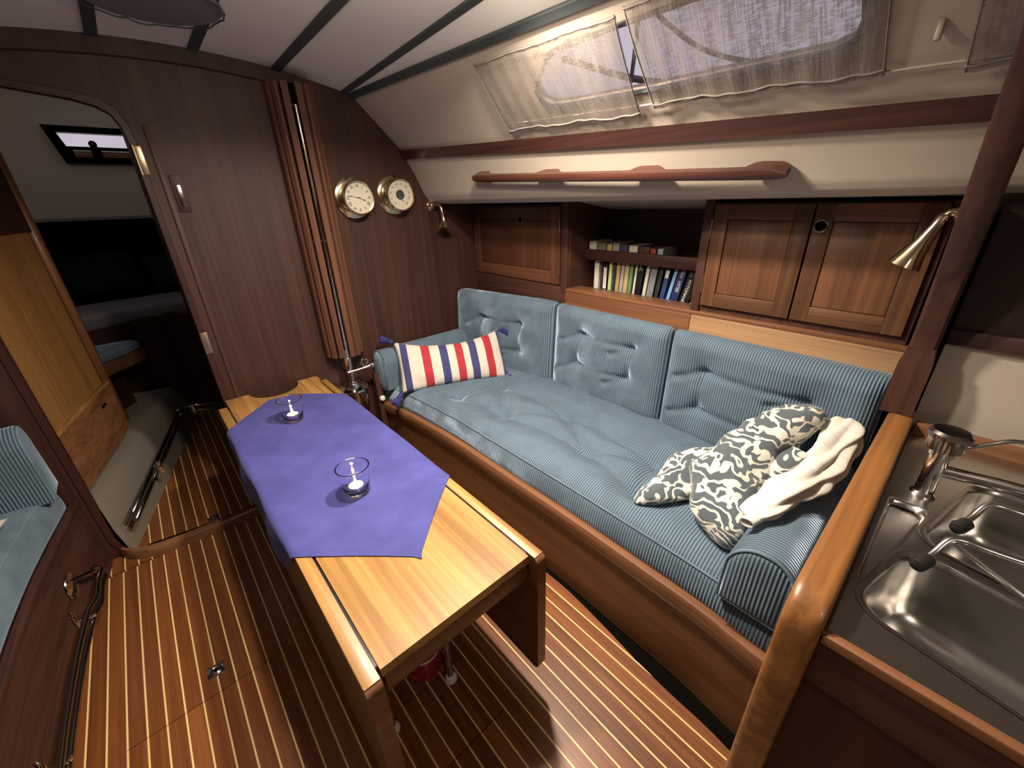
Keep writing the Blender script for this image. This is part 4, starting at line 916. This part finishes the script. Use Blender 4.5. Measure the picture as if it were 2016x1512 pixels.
make('front_edge', MB().box(.646, .664, gy0, gy1, ZG-.014, ZG+.006, .003), 'teak_y', gc)
make('side_edge', MB().box(.646, 1.56, -.0085, .0025, ZG-.014, ZG+.010, .003), 'mahogany_x', gc)
make('back_fiddle', MB().box(1.545, 1.572, gy0, -.009, ZG-.01, ZG+.035, .004), 'teak_y', gc)
SO, s1, s2 = (.758, -.022), (.979, -.203), (-.203, -.979)                # sink unit sits turned about 12 degrees in the counter
def turned(lp): return [(SO[0]+s1[0]*a+s2[0]*b, SO[1]+s1[1]*a+s2[1]*b) for a, b in lp]
r1 = turned(rrect(0, .235, 0, .40, .055, 7)); r2 = turned(rrect(.275, .62, 0, .40, .055, 7)); r3 = [(.84, -.0165), (.83, -.020), (.835, -.030), (.85, -.034), (1.12, -.082), (1.145, -.080), (1.155, -.070), (1.155, -.024), (1.145, -.0165)]
# skew the corner of the near sink a little as pressed sinks are
make('steel_top', MB().holed([(.664, gy0), (1.545, gy0), (1.545, -.0085), (.664, -.0085)], [r1, r2, r3], lambda a, b: (a, b, ZG)), 'steel', gc, smooth=0)
def basin(loop, depth, name, parent, ins=.02, rim=1.):
    cxx = sum(p[0] for p in loop)/len(loop); cyy = sum(p[1] for p in loop)/len(loop); rs = []
    lx = max(p[0] for p in loop)-min(p[0] for p in loop); ly = max(p[1] for p in loop)-min(p[1] for p in loop)
    for k, dz in ((-.012*rim, .0012*rim), (-.004*rim, .002*rim), (0, 0), (.004, -.004), (.008, -.014), (ins*.6, -depth*.6), (ins, -depth*.82), (ins+depth*.10, -depth*.95), (ins+depth*.3, -depth)):
        sx = 1-2*k/lx; sy = 1-2*k/ly; rs.append([(cxx+(a-cxx)*sx, cyy+(b-cyy)*sy, ZG+dz) for a, b in loop])
    mb = MB().rings(rs, cap=False); n = len(loop); b0 = len(mb.v)-n; mb.f.append(tuple(range(b0, b0+n))); return make(name, mb, 'steel', parent, smooth=50)
basin(r1, .15, 'sink_basin', gc); basin(r2, .15, 'sink_basin', gc); basin(r3, .018, 'drain_tray', gc, .002, .3)
tag_t = thing('dish_rack', (1.1, -.25, ZG), 'steel rod rack with black rubber feet hooked over the sink rims', 'dish rack')
for (fx, fy), (ex, ey) in (((.955, -.098), (1.02, -.36)), ((1.135, -.140), (1.20, -.36))):
    pts = spline([(fx-.012, fy+.006, ZG+.012), (fx+.012, fy-.004, ZG+.026), (fx+.035, fy-.016, ZG+.048), (fx+.045, fy-.035, ZG+.052), (fx+.050, fy-.08, ZG+.05), (ex+.02, ey, ZG+.045)], 6)
    make('rod', MB().tube(pts, .0065, 10), 'steel', tag_t, smooth=180)
    make('rubber_foot', MB().lathe([(.0, -.004), (.012, -.002), (.0135, .008), (.0125, .03), (.009, .034)], (fx-.028, fy+.012, ZG+.009), (.9, -.4, .15), 12), 'rubber', tag_t)
    make('rubber_hook', MB().box(fx-.032, fx-.006, fy-.002, fy+.022, ZG+.0008, ZG+.016, .005), 'rubber', tag_t)
make('cross_rod', MB().tube([(.99, -.125, ZG+.045), (.86, -.30, ZG+.03), (.80, -.40, ZG+.02)], .006, 10), 'steel', tag_t, smooth=180)
tp_ = thing('mixer_tap', (1.215, -.066, ZG), 'chrome mixer tap with ribbed knob and lever standing by the sinks', 'tap'); tx, ty = 1.218, -.066
make('body', MB().lathe([(.024, 0), (.024, .004), (.018, .010), (.017, .05), (.0185, .085), (.0185, .108), (.022, .110), (.022, .122)], (tx, ty, ZG), n=28), 'chrome', tp_)
rk = []
for z, r in ((.122, .024), (.126, .030), (.150, .031), (.158, .036), (.166, .036), (.172, .030), (.174, .0)):
    rk.append([(tx+(r+(.0014*math.cos(k*PI) if .12 < z < .16 else 0))*math.cos(k*PI/24), ty+(r+(.0014*math.cos(k*PI) if .12 < z < .16 else 0))*math.sin(k*PI/24), ZG+z) for k in range(48)])
make('ribbed_knob', MB().rings(rk), 'darksteel', tp_, smooth=30)
make('spout', MB().tube(spline([(tx+.004, ty-.010, ZG+.070), (tx-.004, ty-.05, ZG+.078), (tx-.02, ty-.12, ZG+.092), (tx-.04, ty-.20, ZG+.10), (tx-.045, ty-.215, ZG+.085)], 6), .014, 12), 'chrome', tp_, smooth=180)
make('lever', MB().tube(spline([(tx+.0, ty-.028, ZG+.138), (tx+.01, ty-.06, ZG+.160), (tx+.015, ty-.09, ZG+.178), (tx+.02, ty-.15, ZG+.185)], 6), .006, 10, flat=.7), 'chrome', tp_, smooth=180)
# cream hull panel and dark overhead locker behind the counter
make('galley_panel', MB().box(1.62, 1.66, gy0, .0, .0, 1.10), 'liner', ws)
gl = thing('galley_locker', (1.60, -.5, 1.1), 'dark overhead galley locker behind the wooden post', 'locker')
make('front', MB().box(1.612, 1.66, gy0, .001, 1.098, 1.46), 'darkwood_z', gl)
make('bottom_rail', MB().box(1.600, 1.614, gy0, .001, 1.098, 1.14, .003), 'darkwood_z', gl)

# ------------------------------------------------------------------ port settee, heating pipes
wp = thing('wall_port', (-1.5, 1, 0), kind='structure')
make('hull_side', MB().box(-1.55, -1.50, -1.6, YB, -.1, 1.45), 'mahogany_z', wp)
make('side_liner', MB().rings([[(-.80, y, ceil_z(-.8, y)), (-1.05, y, 1.72), (-1.2, y, 1.45), (-1.52, y, 1.44)] for y in (YB, 1, 0, -1.55)], closed=False), 'liner', wp, smooth=30)
make('hull_outer', MB().box(-1.9, -1.85, -1.6, 5.4, -.1, 2.35), 'grp', wp)
ps = thing('settee', (-1.0, 1.2, 0), 'dark wooden settee base on the left side of the cabin floor', 'settee')
px_ = lambda y: interp(RAIL_P, y)
yp = [-.55+(YB-.002+.55)*i/40 for i in range(41)]
make('front_board', MB().rings([[(px_(y), y, -.028), (px_(y)-.012, y, .345), (px_(y)-.03, y, .345), (px_(y)-.03, y, -.028)] for y in yp]), 'mahogany_y', ps, smooth=60)
make('front_rail', MB().rings([[(px_(y)+.0, y, .338), (px_(y)+.003, y, .345), (px_(y)+.002, y, .358), (px_(y)-.004, y, .364), (px_(y)-.022, y, .362), (px_(y)-.022, y, .335)] for y in yp]), 'mahogany_y', ps, smooth=45)
make('seat_board', MB().rings([[(px_(y)-.03, y, .33), (-1.45, y, .33), (-1.45, y, .345), (px_(y)-.03, y, .345)] for y in yp]), 'mahogany_y', ps)
pc = thing('seat_cushion', (-1.0, 1.2, .346), 'blue corduroy seat cushion on the left-hand settee', 'cushion')
def pmap(p):
    y = -.5+p.y; u = p.x/.7; xf = px_(y)-.024; x = xf-u*(xf+1.44); e = max(0, (p.z-.05)/.07)
    return (x-.015*e*max(0, 1-u*8), y, .350+p.z*1.12+e*(.012*math.sin(min(1, max(0, u))*PI)+.004*noise.noise(Vector((x*8, y*8, 0)))))
make('cover', rbox_grid((.7, 2.80, .115), .025, (14, 60, 2), mp=pmap), 'velvet', pc, smooth=180)
make('piping', MB().tube([Vector(pmap(Vector((.008, .02+2.76*i/50, .107))))+Vector((.002, 0, .001)) for i in range(51)], .004, 6), 'velvet', pc)
arm(2.16, YB-.02, -1.30, -.515, .466, .765, 'blue corduroy arm cushion against the bulkhead on the left-hand settee', 'corduroy_x')
for k in range(3):
    y0 = -.45+k*.865; t = thing('back_cushion', (-1.38, y0+.43, .466), ['blue corduroy back cushion at the aft end of the left-hand settee', 'blue corduroy back cushion in the middle of the left-hand settee', 'blue corduroy back cushion at the forward end of the left-hand settee'][k], 'cushion', 'left settee back cushions')
    make('cover', rbox_grid((.09, .855, .46), .025, (2, 20, 12), mp=lambda p: (-1.345-p.x-.06*p.z, y0+p.y, .47+p.z)), 'corduroy_y', t, smooth=180)
M = Matrix.Translation((-.825, 1.92, .520)) @ Matrix.Rotation(math.radians(-8), 4, 'Z')
pillow('striped_cushion', M, .40, .30, .08, 'pillow_stripes_small', 'small red and white striped cushion lying on the left-hand settee', False)
hp = thing('heating_pipes', (-.5, 1.6, 0), 'pair of dark steel heating pipes clipped along the foot of the left-hand settee', 'pipe')
for dz, dx in ((.085, 0), (.125, -.002)):
    pts = [(px_(y)+.036+dx, y, dz) for y in [.2+i*.12 for i in range(15)]]+[(px_(1.95)+.045, 1.93, dz), (px_(2.0)+.040, 2.05, dz-.003), (px_(2.1)+.034, 2.10, dz), (px_(2.1)+.012, 2.118, dz+.02)]
    make('pipe', MB().tube(pts, .0105, 10), 'darksteel', hp, smooth=180)
for y in (.75, 1.30, 1.86):
    x = px_(y)
    make('bracket', MB().box(x-.004, x+.004, y-.012, y+.012, .065, .145, .002).box(x, x+.052, y-.006, y+.006, .100, .112, .002).tube([(x+.004, y, .105), (x-.001, y+.001, .165)], .003, 6), 'chrome', hp)
ro = thing('pipe_rosette', (px_(1.97), 1.97, .19), 'round chrome wall plate on the left settee front above the pipes', 'wall plate')
make('disc', MB().lathe([(.052, 0), (.050, .004), (.040, .006), (.0, .0065)], (px_(1.97)-.006, 1.97, .195), (1, -.1, 0), 28, cap=False), 'chrome', ro)
for a in range(3): make('screw', MB().lathe([(.005, .006), (.004, .010)], (px_(1.97)-.006, 1.97+.036*math.cos(a*2.1), .195+.036*math.sin(a*2.1)), (1, -.1, 0), 8), 'chrome', ro)
make('stub_pipe', MB().tube([(px_(1.97)-.004, 1.985, .205), (px_(1.97)+.03, 2.02, .185), (px_(1.97)+.05, 2.085, .145)], .008, 8), 'chrome', ro)

# ------------------------------------------------------------------ passage and forward cabin
th = math.radians(13.5); D = Vector((math.sin(th), math.cos(th), 0)); NN = Vector((math.cos(th), -math.sin(th), 0)); P0 = Vector((-.472, 2.362, 0))
def pw(s, z, o=0): return P0+D*s+NN*o+Vector((0, 0, z))
pl_ = thing('passage_locker', tuple(P0), 'tall wooden locker with a panel coloured as lamplit on the left side of the passage', 'locker')
def slab(s0, s1, z0, z1, o0, o1):
    return MB().add([pw(s, z, o) for o in (o0, o1) for s, z in ((s0, z0), (s1, z0), (s1, z1), (s0, z1))], [(0, 1, 2, 3), (4, 5, 6, 7), (0, 1, 5, 4), (1, 2, 6, 5), (2, 3, 7, 6), (3, 0, 4, 7)])
make('carcass', slab(0, .70, .36, 2.10, -.40, -.012), 'mahogany_z', pl_, smooth=0)
wood('lamplit_wood', (.24, .115, .035), (.36, .18, .06), 'z', var=.02)  # lamplight on the panel is put into this amber colour
make('panel', slab(.02, .63, .655, 1.42, -.012, -.005), 'lamplit_wood', pl_, smooth=0)
make('top_rail', slab(.0, .66, 1.42, 2.10, -.012, .0), 'mahogany_z', pl_, smooth=0)
make('edge_post', MB().tube([pw(.685, .40, -.012), pw(.685, 2.08, -.012)], .026, 14), 'teak_z', pl_, smooth=180)
df = make('drawer_front', slab(.02, .668, .365, .640, -.012, .008), 'teak_y', pl_, smooth=0)
make('drawer_edge', slab(.02, .668, .640, .648, -.012, .010), 'tabletop_y', df, smooth=0)
make('finger_slot', MB().tube([pw(.47+.05*i/4, .575, .009) for i in range(5)], .007, 8), 'gap', df)
# moulded pale riser along the passage
F0, F1 = Vector((-.402, 2.352, 0)), Vector((-.012, 3.735, 0)); UPo = Vector((-.055, .014, 0))
wpp = thing('wall_passage', (-.3, 3, 0), kind='structure')
mb = MB(); q = []
for f in [-.012+i*1.012/8 for i in range(9)]:
    b = F0.lerp(F1, f); q.append([b+Vector((0, 0, -.02)), b+UPo*.4+Vector((0, 0, .15)), b+UPo+Vector((0, 0, .27)), b+UPo*1.6+Vector((0, 0, .295)), b+UPo*9+Vector((0, .0, .30))])
mb.rings(q, closed=False); make('riser', mb, 'grp', wpp, smooth=40)
make('riser_foot', MB().add([tuple(q[0][0]), tuple(q[0][1]), tuple(q[0][2]), (-.452, 2.331, .27), (-.446, 2.322, .15), (-.418, 2.300, -.02)], [(0, 1, 4, 5), (1, 2, 3, 4)]), 'grp', wpp, smooth=0)
e = q[-1]; make('riser_end', MB().add([tuple(v) for v in e]+[tuple(Vector(v)+Vector((0, 0, -.4))) for v in (e[-1], e[0])], [(0, 1, 2, 3, 4, 5, 6)]), 'grp', wpp, smooth=0)
pp = thing('heating_pipes', (-.3, 2.9, 0), 'pair of chromed heating pipes bending along the pale riser in the passage', 'pipe')
for dz in (.165, .205):
    a0 = F0+NN*.045; pts = [a0+D*-.02, a0+D*.25, a0+D*.55, a0+D*.85, a0+D*1.12, a0+D*1.18+NN*.02, a0+D*1.20+NN*.10, a0+D*1.16+NN*.22, a0+D*1.02+NN*.34, a0+D*.90+NN*.40]
    make('pipe', MB().tube([Vector((p.x, p.y, dz)) for p in pts], .011, 10), 'darksteel', pp, smooth=180)
for s, o in ((.42, .02), (1.16, .0), (1.19, .08)):
    c = F0+NN*(.045+o)+D*s; make('clip', MB().box(c.x-.012, c.x+.012, c.y-.012, c.y+.012, .15, .222, .004), 'chrome', pp)
make('passage_side', MB().box(.165, .20, YB+.03, 3.62, -.02, 2.1), 'darkwood_z', wpp)
# small lamp on the forward cabin's port deckhead, hidden behind the door header
fl = thing('berth_lamp', (-.62, 3.35, 2.28), 'small round lamp on the deckhead of the forward cabin', 'ceiling lamp')
make('rim', MB().lathe([(.05, .018), (.05, .004), (.044, 0), (.038, 0)], (-.62, 3.35, 2.28), n=24), 'brass', fl)
make('diffuser', MB().lathe([(.038, .002), (.03, -.012), (0, -.016)], (-.62, 3.35, 2.28), n=24), 'lampglass', fl)
ld = bpy.data.lights.new('bulb', 'POINT'); ld.energy = 2.2; ld.color = LAMP_WARM; ld.shadow_soft_size = .03
lo = bpy.data.objects.new('bulb', ld); COL.objects.link(lo); lo.parent = fl; lo.location = (0, 0, -.05)
# berths
vb = thing('berth', (0, 4.1, 0), 'dark wooden berth front with a red-brown edge rail in the forward cabin', 'berth')
bf = [(-.75, 3.66), (-.40, 3.86), (.03, 4.02), (.10, 3.98), (.24, 3.72), (.24, 3.63)]
make('berth_front', MB().rings([[(x, y, -.03), (x, y, .73), (x, y+.03, .73), (x, y+.03, -.03)] for x, y in bf]), 'darkwood_z', vb)
make('edge_rail', MB().rings([[(x, y-.012, .725), (x, y-.016, .785), (x, y+.01, .795), (x, y+.03, .785), (x, y+.03, .725)] for x, y in bf]), 'mahogany_x', vb)
vc = thing('berth_cushion', (0, 4.3, .79), 'dark mattress on the forward berth', 'mattress')
make('cover', rbox_grid((1.7, .62, .10), .03, (10, 8, 2), mp=lambda p: (-.85+p.x*.9, 3.70+p.y*1.0+.30*math.exp(-((p.x-1.02)/.5)**2)*(1-p.y/1.2), .765+p.z+.008*noise.noise(p*5))), 'bedding', vc, smooth=180)
for (x, y, z, w, h, rz, mt, lb) in ((-.25, 4.62, .885, .52, .34, 0, 'darkfabric', 'large black cushion standing at the back of the forward berth'), (.25, 4.55, .88, .42, .30, .2, 'darkfabric', 'smaller dark cushion at the right of the forward berth')):
    M = Matrix.Translation((x, y, z+h*.48)) @ Matrix.Rotation(rz, 4, 'Z') @ Matrix.Rotation(math.radians(72), 4, 'X')
    pillow('berth_pillow', M, w, h, .14, mt, lb, False)
bn = thing('bench', (-.35, 3.45, 0), 'small wooden corner bench in the forward cabin', 'bench')
poly = [(-.75, 3.15), (-.36, 3.30), (-.135, 3.58), (-.165, 3.66), (-.75, 3.66)]
make('seat_board', flat_poly(poly, lambda a, b, h: (a, b, h), .585, .66), 'teak_x', bn, smooth=30)
make('bench_base', flat_poly([(-.75, 3.25), (-.42, 3.40), (-.28, 3.60), (-.75, 3.64)], lambda a, b, h: (a, b, h), .30, .585), 'darkwood_z', bn, smooth=30)
bcu = thing('bench_cushion', (-.35, 3.45, .661), 'pale blue cushion on the small bench beyond the passage', 'cushion')
cxx, cyy = -.42, 3.47; rs = []
for k, z in ((.96, .661), (1, .67), (1, .70), (.96, .712), (.6, .718), (.05, .72)):
    rs.append([(cxx+(a-cxx)*k*.97, cyy+(b-cyy)*k*.97, z) for a, b in poly])
make('cover', MB().rings(rs), 'velvet', bcu, smooth=60)
# forward cabin shell with the front window
wb = thing('wall_bow', (0, 4.9, 0), kind='structure')
FWN = [(-.14, 1.985), (.30, 1.985), (.30, 1.90), (-.115, 1.90)]
lpn = lambda y: 4.35
make('front_panel', MB().holed([(-1.85, 1.45), (1.5, 1.45), (1.5, 2.3), (-1.85, 2.3)], [FWN[::-1]], lambda a, b: (a, 4.35+.30*(1.98-b)*0, b)).rings([[(a, 4.35, b) for a, b in FWN], [(a, 4.42, b) for a, b in FWN]], cap=False), 'liner', wb, smooth=0)
make('bow_side', MB().add([(-1.85, 3.0, -.05), (-.5, 5.2, -.05), (-.5, 5.2, 1.5), (-1.85, 3.0, 1.5), (.9, 5.2, -.05), (.9, 5.2, 1.5), (1.6, 3.0, -.05), (1.6, 3.0, 1.5)], [(0, 1, 2, 3), (1, 4, 5, 2), (4, 6, 7, 5)]), 'bedding', wb, smooth=0)
make('shelf_top', MB().box(-1.85, 1.6, 4.34, 5.25, 1.44, 1.46), 'bedding', wb)
make('bow_outer', MB().box(-1.9, 2.3, 5.2, 5.25, -.1, 1.45).box(1.0, 2.3, YB+.03, 4.35, 1.98, 2.02), 'grp', wb)
# light enters through the opening cut in the deck front: leave the space ahead of the window open to the sky
w2 = thing('window_2', (.05, 4.34, 1.93), kind='structure')
make('window_frame', MB().holed_prism([(-.20, 2.02), (.36, 2.02), (.36, 1.80), (-.15, 1.80)], [[(-.14, 1.985), (.30, 1.985), (.30, 1.90), (-.115, 1.90)]], lambda a, b, h: (a, h, b), 4.318, 4.345), 'gap', w2, smooth=0)
make('lower_sash', MB().box(-.09, .30, 4.308, 4.318, 1.835, 1.868, .002), 'teak_x', w2)
make('sash_line', MB().box(-.09, .30, 4.305, 4.318, 1.870, 1.878, .001), 'whiteplastic', w2)
make('catch', MB().lathe([(.022, 0), (.022, .02), (.014, .03)], (.02, 4.318, 1.915), (0, -1, 0), 14).box(.0, .05, 4.295, 4.318, 1.81, 1.90, .004), 'gap', w2)
make('pane', MB().box(-.14, .30, 4.36, 4.364, 1.895, 1.99), 'pane', w2)
